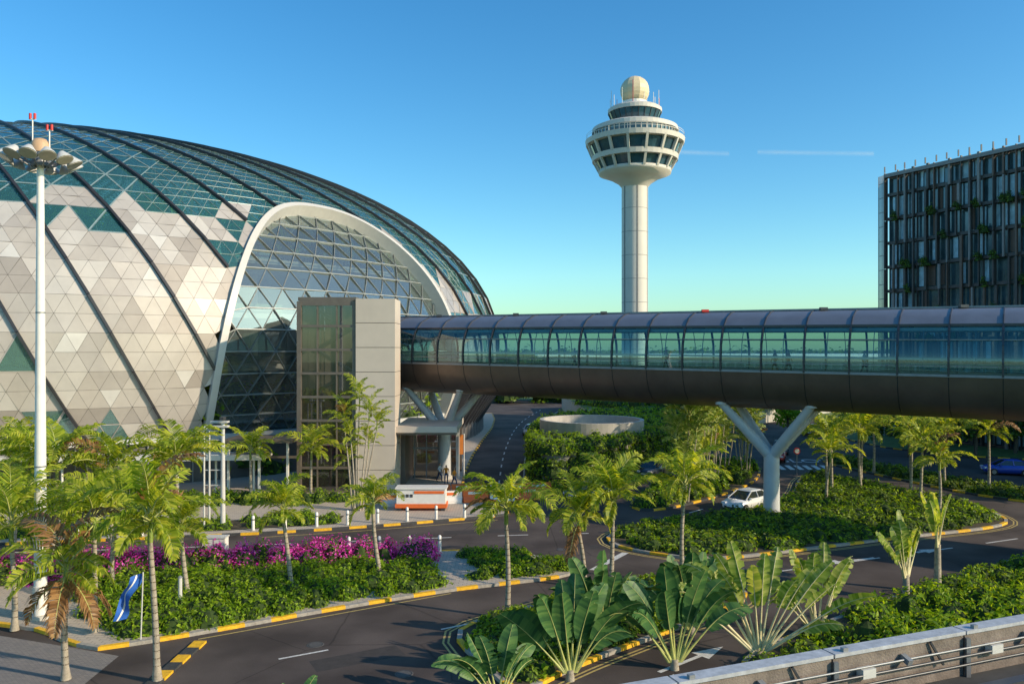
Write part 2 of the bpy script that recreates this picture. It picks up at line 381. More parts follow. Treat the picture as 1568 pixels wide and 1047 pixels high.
for (p0,p1,p2,ty,ii_,jj_) in tris:
    g=(p0+p1+p2)/3; az,z=azz(g); f=farch(az,z) if abs(az-AZ0)<R_(25) else 9
    if f<.75: continue
    n=(p1-p0).cross(p2-p0).normalized()
    thr=24.6+fr.uniform(-2.0,2.0)
    if az>R_(-24): thr=17+fr.uniform(-4,4)
    h1=(ii_*7+jj_*13)%19
    glass= z>thr or (ty==0 and h1 in (0,7)) or (ty==1 and h1==0)
    gmat=g_dome if z>20 else g_low
    base=fr.choice([0,0,0,1,1,2,2,4,3])
    m01,m12,m20=(p0+p1)/2,(p1+p2)/2,(p2+p0)/2
    for tri in ((p0,m01,m20),(m01,p1,m12),(m20,m12,p2),(m01,m12,m20)) if (f<1.5 or not glass) else ((p0,p1,p2),):
        tri=list(tri); gg=(tri[0]+tri[1]+tri[2])/3
        if f<1.5:
            fa=farch(*azz(gg))
            if fa<1: continue
            for k in range(3):
                a_,z_=azz(tri[k]); ff=farch(a_,z_)
                if ff<1: tri[k]=surf(AZ0+(a_-AZ0)/ff,z_/ff)
            gg=(tri[0]+tri[1]+tri[2])/3
        if glass:
            sh=.90 if len(tri)==3 and f>=1.5 else .93; inn=[gg+(q-gg)*sh for q in tri]
            b.add(inn,[(0,1,2)],gmat)
            b.add([*tri,*[q+n*.03 for q in inn]],[(0,1,4,3),(1,2,5,4),(2,0,3,5)],domefr if z>20 else panels[0])
        else:
            k=base if fr.random()<.85 else fr.choice([0,1,2,3,5])
            mt=panels[k]
            if az>R_(-24) and fr.random()<.6: mt=lou
            tl=n*fr.uniform(-.03,.03)
            b.add([gg+(q-gg)*.978+tl*s_ for q,s_ in zip(tri,(1,-1,.5))],[(0,1,2)],mt)
            b.add([q-n*.1 for q in tri],[(0,1,2)],seam)
for i in range(0,NN,2):
    for j in range(NR-1):
        pts=[lat(i,j),lat(i,j+1)]; a1,z1=azz((pts[0]+pts[1])/2)
        if abs(a1-AZ0)<R_(25) and farch(a1,z1)<1.03: continue
        nn=normal(a1,z1)
        b.bar(pts[0]+nn*.12,pts[1]+nn*.12,.22,.36,rib,up=nn)
zc=rows[-1]; prof=[(rz(zc),zc)]+[(rz(zc+(CZ+CC-zc)*k/5),zc+(CZ+CC-zc)*k/5) for k in range(1,5)]+[(.05,CZ+CC)]
b.rev(prof,CX,CY,g_dome,48)
zb=4.3; b.rev([(rz(zb)-.6,0),(rz(zb)-.6,3.9)],CX,CY,M('dome_base_cladding',(.13,.12,.11),.4),200,False)
b.rev([(rz(zb)-.8,3.9),(rz(zb)+.15,3.9),(rz(zb)+.15,4.3),(rz(zb)-.2,4.35)],CX,CY,offw,200,False)
for k in range(200):
    a1=2*math.pi*k/200; r=rz(zb)-.5
    if R_(-54)<a1-2*math.pi<R_(-21): continue
    b.box((CX+r*math.cos(a1),CY+r*math.sin(a1),1.95),(.2,.1,3.9),mgrey,a1)
T=[math.pi*k/90 for k in range(91)]
cur=[]
for t in T:
    c,s_=math.cos(t),math.sin(t)
    cur.append((AZ0-AW*math.copysign(abs(c)**.8,c), AH*abs(s_)**.8))
P=[surf(a_,z_) for a_,z_ in cur]; secs=[]
for k,(a_,z_) in enumerate(cur):
    tg=(P[min(k+1,90)]-P[max(k-1,0)]).normalized(); nn=normal(a_,z_); bb=nn.cross(tg).normalized(); o=P[k]
    secs.append([o+bb*.30+nn*.36,o-bb*.30+nn*.36,o-bb*.30-nn*1.3,o+bb*.30-nn*.3])
vs=[q for s_ in secs for q in s_]
b.add(vs,[(i*4+k,i*4+(k+1)%4,(i+1)*4+(k+1)%4,(i+1)*4+k) for i in range(90) for k in range(4)],M('arch_frame',(.58,.55,.50),.4,var=.05),False)
N2=150; d2=2*math.pi/N2; zs=[.3]; 
while zs[-1]<AH: 
    zz=zs[-1]; nn=normal(AZ0,zz); zs.append(zz+2.15*max(.35,math.hypot(nn.x,nn.y)))
def lt2(i,j): return surf(AZ0+(i+.5*(j%2))*d2,zs[j],-1.0)
archbar=M('arch_mullion',(.36,.38,.36),.4)
def ok(p): a_,z_=azz(p); return farch(a_,z_)<1.005
rr=random.Random(8)
for j in range(len(zs)-1):
    for i in range(-8,8):
        if j%2==0: t2=[(lt2(i,j),lt2(i+1,j),lt2(i,j+1)),(lt2(i+1,j),lt2(i+1,j+1),lt2(i,j+1))]
        else: t2=[(lt2(i,j),lt2(i+1,j),lt2(i+1,j+1)),(lt2(i,j),lt2(i+1,j+1),lt2(i,j+1))]
        for tr in t2:
            if not ok((tr[0]+tr[1]+tr[2])/3): continue
            tr=list(tr)
            for k in range(3):
                a_,z_=azz(tr[k]); ff=farch(a_,z_)
                if ff>1.01: tr[k]=surf(AZ0+(a_-AZ0)/ff*1.01,z_/ff*1.01,-1.0)
            nz_=normal(AZ0,tr[0].z); b.add([q+nz_*rr.uniform(-.09,.09) for q in tr],[(0,1,2)],g_arch)
            for k in range(3):
                b.bar(tr[k],tr[(k+1)%3],.07,.26,archbar,up=normal(AZ0,z_))
b.done('glass_dome_building',(CX,CY,0))
b=B(); flo=M('interior_floor',(.5,.48,.44),.6); wallm=M('interior_wall',(.26,.24,.21),.8)
for z in (5,10,15,20.5):
    r=rz(z)-3.5
    b.rev([(28,z),(r,z),(r,z+.5),(28,z+.5)],CX,CY,flo,80,False)
    b.rev([(r-.1,z+.5),(r-.1,z+1.4)],CX,CY,g_dark,80,False)
b.rev([(34,0),(34,24),(20,27)],CX,CY,wallm,60)
for k in range(36):
    a1=2*math.pi*k/36
    b.path([(CX+44*math.cos(a1),CY+44*math.sin(a1),0),(CX+44*math.cos(a1),CY+44*math.sin(a1),21)],.5,offw,8)
for k in range(60):
    a1=2*math.pi*k/60
    b.bar((CX+40*math.cos(a1),CY+40*math.sin(a1),21),tuple(surf(a1+.05,30,-.6)),.22,.22,offw); b.bar((CX+40*math.cos(a1),CY+40*math.sin(a1),21),tuple(surf(a1-.05,30,-.6)),.22,.22,offw)
b.done('dome_interior_levels',(CX,CY,0))
cs=[]
for _ in range(280):
    a1=rng.uniform(-2.6,.3); r=rng.uniform(38,50); cs.append((CX+r*math.cos(a1),CY+r*math.sin(a1),rng.uniform(20.5,26)))
for _ in range(110):
    a1=R_(rng.uniform(-54,-24)); r=rng.uniform(54,57.8); cs.append((CX+r*math.cos(a1),CY+r*math.sin(a1),rng.choice([0,1,2,3.5,5.5,6,7])))
bushes('indoor_garden_foliage',cs,1.8,2.5,.7,50,[leafA,leafD],probs=[.75,.25])

# ------------------------------------------------------------------ lift tower + canopy
b=B(); beige=M('beige_cladding',(.56,.48,.40),.55,var=.06,scale=.5); bz=M('bronze_cladding',(.17,.14,.115),.45,metal=.3)
X0,X1,X2=-17.8,-12.95,-9.7; H=16.2
for k in range(8):
    z0=k*2.03; b.box(((X1+X2)/2,67.6,z0+1.0),(X2-X1,3.2,1.985),beige)
b.box(((X1+X2)/2,67.6,H/2),(X2-X1-.1,3.1,H-.05),seam)
for x in (X0,X1-.25):
    for y in (66.3,74.2): b.box((x+.1,y,H/2-.1),(.35,.35,H-.2),bz)
for k in range(9):
    z=.2+k*(H-.5)/8
    b.box(((X0+X1)/2-.05,66.3,z),(X1-X0-.4,.22,.2 if k<8 else .5),bz); b.box((X0+.1,70.2,z),(.22,7.6,.2),bz)
for f in (.33,.66): b.box((X0+(X1-X0)*f,66.3,H/2),(.1,.14,H-.4),bz)
for y in (68.9,71.5): b.box((X0+.1,y,H/2),(.12,.1,H-.4),bz)
b.add([(X0+.2,66.36,0),(X1-.3,66.36,0),(X1-.3,66.36,H-.2),(X0+.2,66.36,H-.2)],[(0,1,2,3)],g_dark)
b.add([(X0+.15,74.2,0),(X0+.15,66.3,0),(X0+.15,66.3,H-.2),(X0+.15,74.2,H-.2)],[(0,1,2,3)],g_dark)
b.box(((X0+X1)/2,70.25,H),(X1-X0,8,.3),bz)
b.box(((X0+X1)/2+.4,74.3,H/2),(X1-X0,.3,H-.4),M('lift_core',(.22,.195,.17),.7))
for k in range(4):
    z=1+k*3.6
    b.bar((X0+.8,68,z),(X1-1,68,z+1.8),1.0,.25,white); b.bar((X1-1,70,z+1.8),(X0+.8,70,z+3.6),1.0,.25,white)
    b.box(((X1-1.0),69,z+1.8),(1.4,3.0,.2),white)
b.path([(X0+2.4,68.9,0),(X0+2.4,68.9,H-.5)],.28,offw,12)
b.box(((X1+X2)/2-.5,73,8.4),(3.0,8,.4),bz)
b.done('lift_tower_building',((X0+X1)/2,70,0))
b=B()
b.box((-7.2,71,5.3),(5.2,9,.5),beige); b.box((-7.2,71,4.95),(4.9,8.6,.2),bz)
b.box((-9.6,73,2.6),(.4,6,4.9),bz)
for x in (-9,-7.9,-6.8,-5.7): b.box((x,73.6,2.45),(.1,.1,4.8),mgrey)
b.add([(-9.2,73.7,0.13),(-5.0,73.7,.13),(-5.0,73.7,4.85),(-9.2,73.7,4.85)],[(0,1,2,3)],g_dark)
b.box((-7.1,73.6,2.9),(4.2,.12,.14),mgrey); b.box((-5,73.4,2.5),(.3,.3,4.9),offw)
b.box((-7.2,78,2.6),(4.6,.3,5),bz)
b.done('entrance_canopy',(-7.2,71,0))
b=B()
for k in range(14):
    a1=R_(-20+k*1.6); 
    p0=surf(a1,1.5,.4);p1=surf(a1,7.5,1.2); b.bar(p0,p1,.5,.9,dgrey,up=normal(a1,5))
b.done('louvre_screen')
b=B()
b.box((-33,64.5,3.3),(26,3.2,.28),offw,.07); b.box((-33,62.9,3.35),(26.2,.1,.42),white,.07)
for k in range(9): b.path([(-45+k*3,64-.9+k*.21,0),(-45+k*3,64-.9+k*.21,3.2)],.1,white,8)
b.box((-20.5,66,4.6),(5.5,3.5,.3),bz); b.box((-20.5,66,3.1),(5.5,.2,.2),bz)
for x in (-23,-20.5,-18.2): b.box((x,64.6,2.3),(.18,.18,4.5),white)
b.done('covered_walkway',(-33,64.5,0))

# ------------------------------------------------------------------ SKYBRIDGE
O=Vector((-6.2,73.2,0)); dv=Vector((.837,-.547,0)).normalized(); nv=Vector((dv.y,-dv.x,0))
if nv.y>0: nv=-nv
def zb_(s): return 8.0-.4*(s/45.)
def bp(s,u,z): return O+dv*s+nv*u+Vector((0,0,zb_(s)+z))
belly=[(0,0),(1.3,.15),(2.2,.55),(2.85,1.2),(3.2,2.0),(3.32,2.75)]
gl=[(3.32,2.75),(3.38,3.6),(3.28,4.6),(2.95,5.45),(2.7,5.85)]
roof=[(2.7,5.85),(2.1,6.42),(1.1,6.85),(0,7)]
b=B(); bm_=M('bridge_belly_metal',(.15,.115,.095),.4,metal=.5,var=.15,scale=.6); rf=M('bridge_roof_metal',(.25,.245,.265),.42,metal=.5,var=.1,scale=.8)
S0,SP=-9.4,2.8; NS=31
def strip(prof,s0,s1,mat,off=0,sm=True):
    for sg in (1,-1):
        vs=[];n=len(prof)
        for s in (s0,s1):
            for u,z in prof: vs.append(bp(s,sg*(u+off*(1 if u>0 else 0)),z))
        fs=[(i,i+1,n+i+1,n+i) if sg<0 else (i+1,i,n+i,n+i+1) for i in range(n-1)]
        b.add(vs,fs,mat,sm)
def ribarc(prof,s,w,h,mat):
    for sg in (1,-1):
        for i in range(len(prof)-1):
            p0=bp(s,sg*prof[i][0],prof[i][1]);p1=bp(s,sg*prof[i+1][0],prof[i+1][1])
            cen=bp(s,0,3.6); nn=((p0+p1)/2-cen).normalized()
            b.bar(p0,p1,w,h,mat,up=nn)
for k in range(NS):
    s0=S0+k*SP; s1=s0+SP
    strip(belly,s0+.015,s1-.015,bm_); strip(roof,s0+.02,s1-.02,rf); strip(gl,s0,s1,g_brd)
    ribarc(gl,s0,.11,.22,dgrey); ribarc(roof,s0,.07,.12,dgrey); ribarc(belly[2:],s0,.05,.03,black)
    ribarc([(3.1,2.8),(3.15,3.6),(3.05,4.6),(2.7,5.5)],s0+SP/2,.04,.05,mgrey)
    if k%3==0: b.box(bp(s0+.6,.3,7.1),(.5,.3,.18),red if k%4==0 else dgrey)
    b.box(bp(s0+1.4,0,5.8),(1.6,.5,.08),white,math.atan2(dv.y,dv.x))
s0,s1=S0,S0+NS*SP
for sg in (1,-1):
    for u,z,w,h,m in ((3.32,2.78,.16,.16,mgrey),(3.34,3.35,.05,.06,mgrey),(3.2,4.95,.05,.06,mgrey),(2.72,5.85,.14,.16,dgrey),(2.9,3.75,.07,.09,white),(2.9,3.45,.04,.06,white),(2.9,3.1,.04,.05,white),(2.62,5.6,.1,.2,offw)):
        b.bar(bp(s0,sg*u,z),bp(s1,sg*u,z),w,h,m)
b.bar(bp(s0,0,2.45),bp(s1,0,2.45),6.2,.2,M('bridge_floor',(.44,.38,.30),.5)); b.bar(bp(s0,0,5.98),bp(s1,0,5.98),4.8,.1,offw)
b.bar(bp(s0,0,7.05),bp(s1,0,7.05),.5,.12,mgrey)
b.bar(bp(s0,0,1.5),bp(s0+.3,0,1.5),5.6,2,bm_)
b.done('pedestrian_skybridge',(10,62,0))
def ycol(s,name='bridge_column'):
    b=B(); c=O+dv*s; zt=zb_(s)
    b.path([(c.x,c.y,0),(c.x,c.y,4.7)],[.58,.54],column_m,20); b.path([(c.x,c.y,0.1),(c.x,c.y,.45)],[.75,.7],concrete,20)
    for ss,u in ((-3.1,1.7),(3.1,1.7),(-3.1,-1.7),(3.1,-1.7)):
        e=c+dv*ss+nv*u+Vector((0,0,zt+.42)); mid=c+Vector((0,0,4.3))
        b.path([mid,mid+(e-mid)*.5,e],[.42,.36,.28],column_m,10)
        b.path([e-Vector((0,0,.1)),e+Vector((0,0,.35))],.42,column_m,10)
    b.done(name,(c.x,c.y,0))
ycol(0); ycol(29.6); ycol(62)

# ------------------------------------------------------------------ CONTROL TOWER
TX,TY=31.6,205.
b=B(); tw=M('tower_concrete',(.60,.56,.50),.6,var=.07,scale=.15); twg=M('tower_glass',(.03,.08,.11),.12,var=.4,scale=.4,spec=.8); tdk=M('tower_shade_and_joint',(.22,.22,.22),.8)
b.rev([(3.35,0),(3.35,54.8)],TX,TY,tw,40)
for k in range(6):
    a1=R_(k*60-58-30)
    b.box((TX+3.2*math.cos(a1),TY+3.2*math.sin(a1),27),(.35,.45,54),tdk,a1)  # dark strips paint groove shade onto the shaft; no recess is cut
for z in range(6,54,6): b.rev([(3.38,z),(3.38,z+.1)],TX,TY,tdk,40)
b.rev([(3.35,53.6),(4.2,54.6),(6.5,56.0),(9.2,57.0),(9.3,57.9),(9.0,58.0)],TX,TY,tw,48)
b.rev([(8.6,57.9),(9.8,60.3)],TX,TY,twg,48,False)
b.rev([(9.0,60.2),(10.9,60.2),(11.1,61.4),(10.6,61.5)],TX,TY,tw,48,False)
b.rev([(10.2,61.4),(11.4,64.2)],TX,TY,twg,48,False)
b.rev([(10.5,64.2),(12.5,64.4),(12.7,65.6),(12.2,65.7),(10.2,65.7)],TX,TY,tw,48,False)
b.rev([(10.2,65.7),(10.3,67.6)],TX,TY,twg,48,False)
b.rev([(9,67.5),(11.0,67.6),(10.9,68.6),(9.5,69.2),(5.5,69.4)],TX,TY,tw,48,False)
for k in range(16):
    a1=2*math.pi*k/16+.1; ca,sa=math.cos(a1),math.sin(a1)
    def Q(r,z): return (TX+r*ca,TY+r*sa,z)
    b.bar(Q(9.1,57.6),Q(10.7,60.6),.6,.5,tw,up=(ca,sa,0)); b.bar(Q(10.7,61),Q(12.3,64.8),.6,.6,tw,up=(ca,sa,0))
    b.bar(Q(12.4,65),Q(12.5,66.9),.10,.1,tw); 
for z in (66.4,66.9): b.rev([(12.5,z),(12.5,z+.12)],TX,TY,tw,48,False)
for k in range(48):
    a1=2*math.pi*k/48; b.bar((TX+10.35*math.cos(a1),TY+10.35*math.sin(a1),65.7),(TX+10.4*math.cos(a1),TY+10.4*math.sin(a1),67.6),.2,.2,tw)
b.rev([(5.4,69.3),(5.4,70.0),(5.8,70.1)],TX,TY,tw,40)
b.rev([(5.6,70.0),(6.7,72.6)],TX,TY,twg,24,False)
for k in range(24):
    a1=2*math.pi*k/24; b.bar((TX+5.65*math.cos(a1),TY+5.65*math.sin(a1),70),(TX+6.75*math.cos(a1),TY+6.75*math.sin(a1),72.6),.14,.14,dgrey)
b.rev([(6.4,72.6),(6.9,72.6),(6.9,73.5),(6.2,74.0),(3.6,74.4),(2.6,74.6)],TX,TY,tw,40,False)
for k in range(14):
    a1=2*math.pi*k/14; h=[76.6,77.8,79.4,76.2][k%4]; b.path([(TX+6.3*math.cos(a1),TY+6.3*math.sin(a1),73.8),(TX+6.3*math.cos(a1),TY+6.3*math.sin(a1),h)],.07,red if k%5==0 else white,5)
b.rev([(3.1,74.4),(3.1,75.6)],TX,TY,white,24,False)
rad=M('radome',(.70,.57,.37),.5,var=.05,scale=.5)
pr=[(3.75*math.cos(R_(t)),78.4+3.75*math.sin(R_(t))) for t in range(-60,91,15)]; pr[-1]=(.02,82.15)
b.rev(pr,TX,TY,rad,14,False)
b.done('airport_control_tower',(TX,TY,0))

# ------------------------------------------------------------------ HOTEL
b=B(); A0=Vector((52.1,110,0)); hd=Vector((.452,-.892,0)).normalized(); hn=Vector((-.892,-.452,0)).normalized(); hb=-hn
hg=M('hotel_glass',(.05,.10,.12),.12,var=.6,scale=.4,spec=.9); hf=M('hotel_fin',(.075,.065,.06),.5); hl=M('hotel_fin_light',(.24,.22,.21),.5); hr=M('hotel_bronze',(.15,.095,.07),.55); hc=M('hotel_curtain',(.38,.56,.64),.3,var=.35,scale=1)
L=62;HH=36.4;Fh=3.3
p=[A0,A0+hd*L,A0+hd*L+hb*20,A0+hb*20]
b.prism([(q.x,q.y) for q in p],0,HH-.8,hf,hg)
rr=random.Random(5)
for f in range(11):
    z=f*Fh+.2
    a_=A0+hn*.25+Vector((0,0,z)); b.bar(a_,a_+hd*L,.5,.4,hf)
    x=0.2
    while x<L:
        w=rr.choice([1.3,1.7,2.1]); q=rr.random(); c=A0+hd*(x+w/2)
        if q<.65: c2=c+hn*.08+Vector((0,0,z+.35)); b.bar(c2,c2+Vector((0,0,Fh-.7)),.04,w*rr.choice([.3,.5,.8]),hc if q<.5 else hr,up=hd)
        x+=w
nf=int(L/1.5)
for k in range(nf):
    xx=k*1.5+rr.uniform(-.1,.1)
    z0=0
    while z0<HH-.5:
        h=Fh*rr.choice([1,2,2,3]); z1=min(HH,z0+h)
        o=rr.choice([-.35,0,.35])
        c=A0+hd*(xx+o)+hn*.75; mt=rr.choice([hf,hf,hl,hr,hf,hl,hr])
        b.bar(c+Vector((0,0,z0)),c+Vector((0,0,z1-.1)),rr.choice([.12,.2,.3]),.3,mt,up=hn)
        z0=z1
    c=A0+hd*xx+hn*.8; b.bar(c+Vector((0,0,HH-.1)),c+Vector((0,0,HH+.7)),.14,.14,hl)
    c=A0+hd*xx+hn*.35; b.bar(c,c+Vector((0,0,HH-.4)),.08,.3,hf,up=hn)
a_=A0+hn*.6+Vector((0,0,HH-.6)); b.bar(a_,a_+hd*L,.9,.5,hl)
for k in range(6):
    c=A0-hd*(.3+.28*k)+hn*.5*(1-k/5); b.bar(c,c+Vector((0,0,HH-.3)),.09,.09,mgrey)
for z in range(1,36,2): b.bar(A0+hn*.6+Vector((0,0,z)),A0-hd*1.6+Vector((0,0,z)),.06,.08,mgrey)
b.done('hotel_building',(60,100,0))
cs=[]
for _ in range(46):
    c=A0+hd*rr.uniform(1,30)+hn*.95; f_=rr.choice([4,5,6,7,8,9])*Fh+.3
    cs+= [(c.x,c.y,f_),(c.x+.1,c.y-.2,f_-.5)]
bushes('balcony_plants',cs,.45,.8,.3,34,[leafD])

# ------------------------------------------------------------------ vegetation functions
def palm(name,x,y,h,fl=2.6,nf=13,seed=0,lean=(0,0),dead=0,up=0,trunks=None,lm=None,dens=26):
    rd=random.Random(seed*31+5); b=B(); lm=lm or leafP
    trunks=trunks or [(0,0,h)]
    for (tx,ty,th) in trunks:
        pts=[];rad_=[]
        base=Vector((x+tx*.3,y+ty*.3,.05)); top=Vector((x+tx+lean[0],y+ty+lean[1],th))
        bend=rd.uniform(-.12,.12)
        for k in range(9):
            f=k/8; pts.append(base.lerp(top,f)+Vector((math.sin(f*3)*bend,math.cos(f*2.5+seed)*.05,0)))
            rad_.append((.13-.045*f+(.06 if k==0 else 0))*(1 if len(trunks)==1 else .5))
        b.path(pts,rad_,trunk_m,9)
        if len(trunks)==1:
            for q in range(int(th/.28)):
                f=q*.28/th; pp=base.lerp(top,f)+Vector((math.sin(f*3)*bend,math.cos(f*2.5+seed)*.05,0)); rr_=.13-.045*f+.006
                b.path([pp,pp+Vector((0,0,.035))],rr_,bark,8,False)
        sc=fl/2.6
        b.path([pts[-1],pts[-1]+Vector((0,0,.45*sc)),pts[-1]+Vector((0,0,.95*sc))],[rad_[-1]*1.15,rad_[-1]*1.1,rad_[-1]*.4],shaftg,8)
        T0=pts[-1]+Vector((0,0,.8*sc))
        n=nf+2 if len(trunks)==1 else max(6,nf-4)
        wa=rd.uniform(0,6.28)
        for i in range(n+dead):
            isd=i>=n
            az=i*2.39996+rd.uniform(-.45,.45); q=i/max(1,n-1)
            e0=R_(84-74*q**.85+rd.uniform(-10,10)+up*20*q); droop=R_(rd.uniform(60,120)*(1-up*.55)); Lr=fl*rd.uniform(.75,1.15)*(.75+.4*math.sin(math.pi*min(1,q+.25)))
            az+=-.25*math.sin(az-wa)
            if isd: e0=R_(-30); droop=R_(50); Lr=fl*.9
            mat=leafBr if isd or (rd.random()<.03) else lm
            hd_=Vector((math.cos(az),math.sin(az),0)); sd=Vector((-hd_.y,hd_.x,0)); sd=(sd+Vector((0,0,rd.uniform(-.5,.5)))).normalized()
            p=T0-Vector((0,0,.25*q)); P_=[p.copy()];D_=[]
            ns=12
            for k in range(ns):
                e=e0-droop*((k+.5)/ns)**1.35; d=hd_*math.cos(e)+Vector((0,0,math.sin(e))); D_.append(d); p=p+d*(Lr/ns); P_.append(p.copy())
            D_.append(D_[-1])
            b.path(P_[::2],[.035*sc,.03*sc,.025*sc,.02*sc,.015*sc,.01*sc,.006],petiole,4,False)
            for k in range(dens):
                s=.14+.86*(k+.5)/dens; ii=min(ns-1,int(s*ns)); fr_=s*ns-ii; pp=P_[ii].lerp(P_[ii+1],min(1,fr_)); d=D_[ii]
                nrm=sd.cross(d).normalized()
                if nrm.z<0:nrm=-nrm
                ll=Lr*.29*math.sin(math.pi*min(1,(s*.82+.16)))**.7*rd.uniform(.8,1.15)
                w=.054*sc*(1.35 if dens<20 else 1)
                for sg in (-1,1):
                    o=sd*sg; dir1=(o*.8+d*.6+nrm*rd.uniform(.1,.6)).normalized(); dir2=(o*.55+d*.6+Vector((0,0,-.5+rd.uniform(-.35,.3)))).normalized()
                    m_=pp+dir1*ll*.55; t_=m_+dir2*ll*.5; wv=d*w
                    b.add([pp-wv*.5,pp+wv*.5,m_+wv,m_-wv,t_],[(0,1,2,3),(3,2,4)],mat,False)
    return b.done(name,(x,y,0))
def fanpalm(name,x,y,az,pl=2.1,bl=2.1,n=13,seed=0,spread=75,z0=0.1,lm=None,trunk=0.,wf=.125):
    rd=random.Random(seed*17+3); b=B(); lm=lm or leafT; pm=pet_pale if lm==leafTy else petiole
    pd=Vector((math.cos(az),math.sin(az),0)); nd=Vector((-pd.y,pd.x,0)); base=Vector((x,y,z0+trunk))
    if trunk>0: b.path([(x,y,0),(x,y,z0+trunk+.1)],[.18,.14],trunk_m,10)
    for i in range(n):
        f=(i/(n-1))*2-1; ang=R_(f*spread+rd.uniform(-8,8)); out=nd*rd.uniform(-.40,.40)
        d=(pd*math.sin(ang)+Vector((0,0,math.cos(ang)))+out*.6).normalized()
        L1=pl*rd.uniform(.65,1.15); L2=bl*rd.uniform(.8,1.2)
        st=base+pd*f*.22; p1=st+d*L1*.5; d2=(d+Vector((0,0,-.04*abs(f)))).normalized(); p2=p1+d2*L1*.5
        b.path([st,p1,p2],[.08,.045,.03],pm,6,False)
        side=(d2.cross(nd+out)).normalized(); 
        tw_=rd.uniform(-1.0,1.0); side=(side*math.cos(tw_)+nd*math.sin(tw_)).normalized(); nrm=side.cross(d2).normalized()
        K=18;p=p2.copy();dd=d2.copy(); Wd=bl*wf
        bnd=rd.uniform(.01,.07)
        cs=[p.copy()];ds=[dd.copy()]
        for k in range(K):
            dd=(dd+Vector((0,0,-bnd*(.6+abs(f)*1.2)*(k/K+.4)))+out*.03).normalized(); p=p+dd*(L2/K); cs.append(p.copy()); ds.append(dd.copy())
        b.path(cs[::2],[.03,.026,.022,.018,.015,.013,.011,.009,.007,.005],pm,4,False)
        vfold=rd.uniform(.1,.45)
        tat=.12 if lm==leafT else .3
        for sg in (-1,1):
            for k in range(K):
                s0=k/K;s1=(k+1)/K
                w0=Wd*math.sin(math.pi*min(1,s0*.92+.06))**.5*1.3; w1=Wd*math.sin(math.pi*min(.995,s1*.92+.06))**.5*1.3
                split=rd.random()<tat; sag=rd.uniform(-.5,.05) if split else -.04
                g=.8 if split else 1.0
                def od(w,dk,h_): return side*sg*w*h_+nrm*w*vfold*math.sin(h_*2.2)+Vector((0,0,sag*w*h_*h_))+dk*w*.35*h_
                a0=cs[k];a1=cs[k+1]; dm=a1-a0
                b.add([a0,a1,a0+dm+od(w1*g,ds[k+1],.55),a0+od(w0,ds[k],.55),a0+dm*g+od(w1*g,ds[k+1],1),a0+od(w0,ds[k],1)],[(0,1,2,3),(3,2,4,5)],lm,True)
    return b.done(name,(x,y,0))
def tree(name,x,y,h,cr,seed,lm,leaf=.35,n=26,per=110):
    rd=random.Random(seed); b=B(); th=h*.45
    b.path([(x,y,0),(x+.1,y,th*.5),(x,y+.1,th)],[.22,.17,.13],bark,8)
    cs=[]
    for k in range(n):
        a1=rd.uniform(0,6.28);r=cr*math.sqrt(rd.random())*.85;z=h*rd.uniform(.36,.9); z-=r*.15
        cs.append((x+r*math.cos(a1),y+r*math.sin(a1),z))
        if k<9: b.path([(x,y,th*.9),((x+cs[-1][0])/2,(y+cs[-1][1])/2,(th+z)/2+.1),cs[-1]],[.09,.06,.03],bark,5,False)
    C=np.array(cs); k=np.repeat(np.arange(n),per); d=rng.normal(size=(len(k),3)); d/=np.linalg.norm(d,axis=1,keepdims=True)
    rr_=cr*.33; P=C[k]+d*np.array([rr_,rr_,rr_*.7])*rng.uniform(.5,1.1,(len(k),1))
    V,F=leafquads(P,d+rng.normal(size=d.shape)*.7+[0,0,.3],leaf)
    o=len(b.V); mi=b.mi(lm); b.V+= [tuple(v) for v in V.tolist()]; b.F+=[tuple(f) for f in (F+o).tolist()]; b.I+=[mi]*len(F); b.S+=[False]*len(F)
    return b.done(name,(x,y,0))

for k,(x,y,h,fl,nf,dd) in enumerate([(-12.8,28.7,5.9,2.9,14,0),(-16.2,28.9,4.2,2.6,11,5),(-22.5,45,5.2,3.1,14,0),(-15.3,37.8,3.9,2.2,12,0),(-11.1,40.1,4.2,2.3,12,0),(-6.8,41.4,4.3,2.2,11,0),
    (-.2,35.5,5.0,2.7,13,0),(3.7,40.3,3.6,2.7,13,1),(5.0,40.2,4.5,2.8,14,0),(8.8,41,5.0,2.9,14,0),(-30,48,5.2,3.0,13,0),(-26,45,5.5,3.1,14,0),(-19,46,5.6,3.1,14,0),(-21.2,33.9,4.6,2.8,12,0),(-25,38.5,4.8,2.8,12,0),(-19.5,39,4.2,2.7,12,0),(-17.6,33.6,4.9,2.8,12,2),(-23.5,41,3.4,2.6,10,0)]):
    palm('palm_tree',x,y,h-.8,fl,nf,k,(random.uniform(-.45,.45),random.uniform(-.2,.2)),dd)
for k,(x,y,h,fl) in enumerate([(-20.4,62.3,4.0,2.6),(-15.9,63.0,4.2,2.8),(-37,60,4.6,2.8),(-42,58,4.6,2.8),(-31,58,4.4,2.6),(-26,59,4.0,2.5),
    (28.2,71.4,4.4,2.8),(29.4,67,4.8,2.8),(31.5,61.5,4.9,2.8),(26.5,66,4.8,2.8),(30.5,57,4.5,2.6),(39.5,66,4.9,2.8),(43,62,4.9,2.8),(47,60,4.9,2.8),(37,74,4.8,2.8),(51,59.5,4.9,2.8),(38,70,4.8,2.8),(33.0,66,5.4,2.8),(24.5,62,3.8,2.5),(35,77,5.2,2.8),(32,73,5.0,2.8)]):
    palm('palm_tree',x,y,h-.8+random.uniform(-.4,.5),fl,12,50+k,(random.uniform(-.3,.3),0),dens=17)
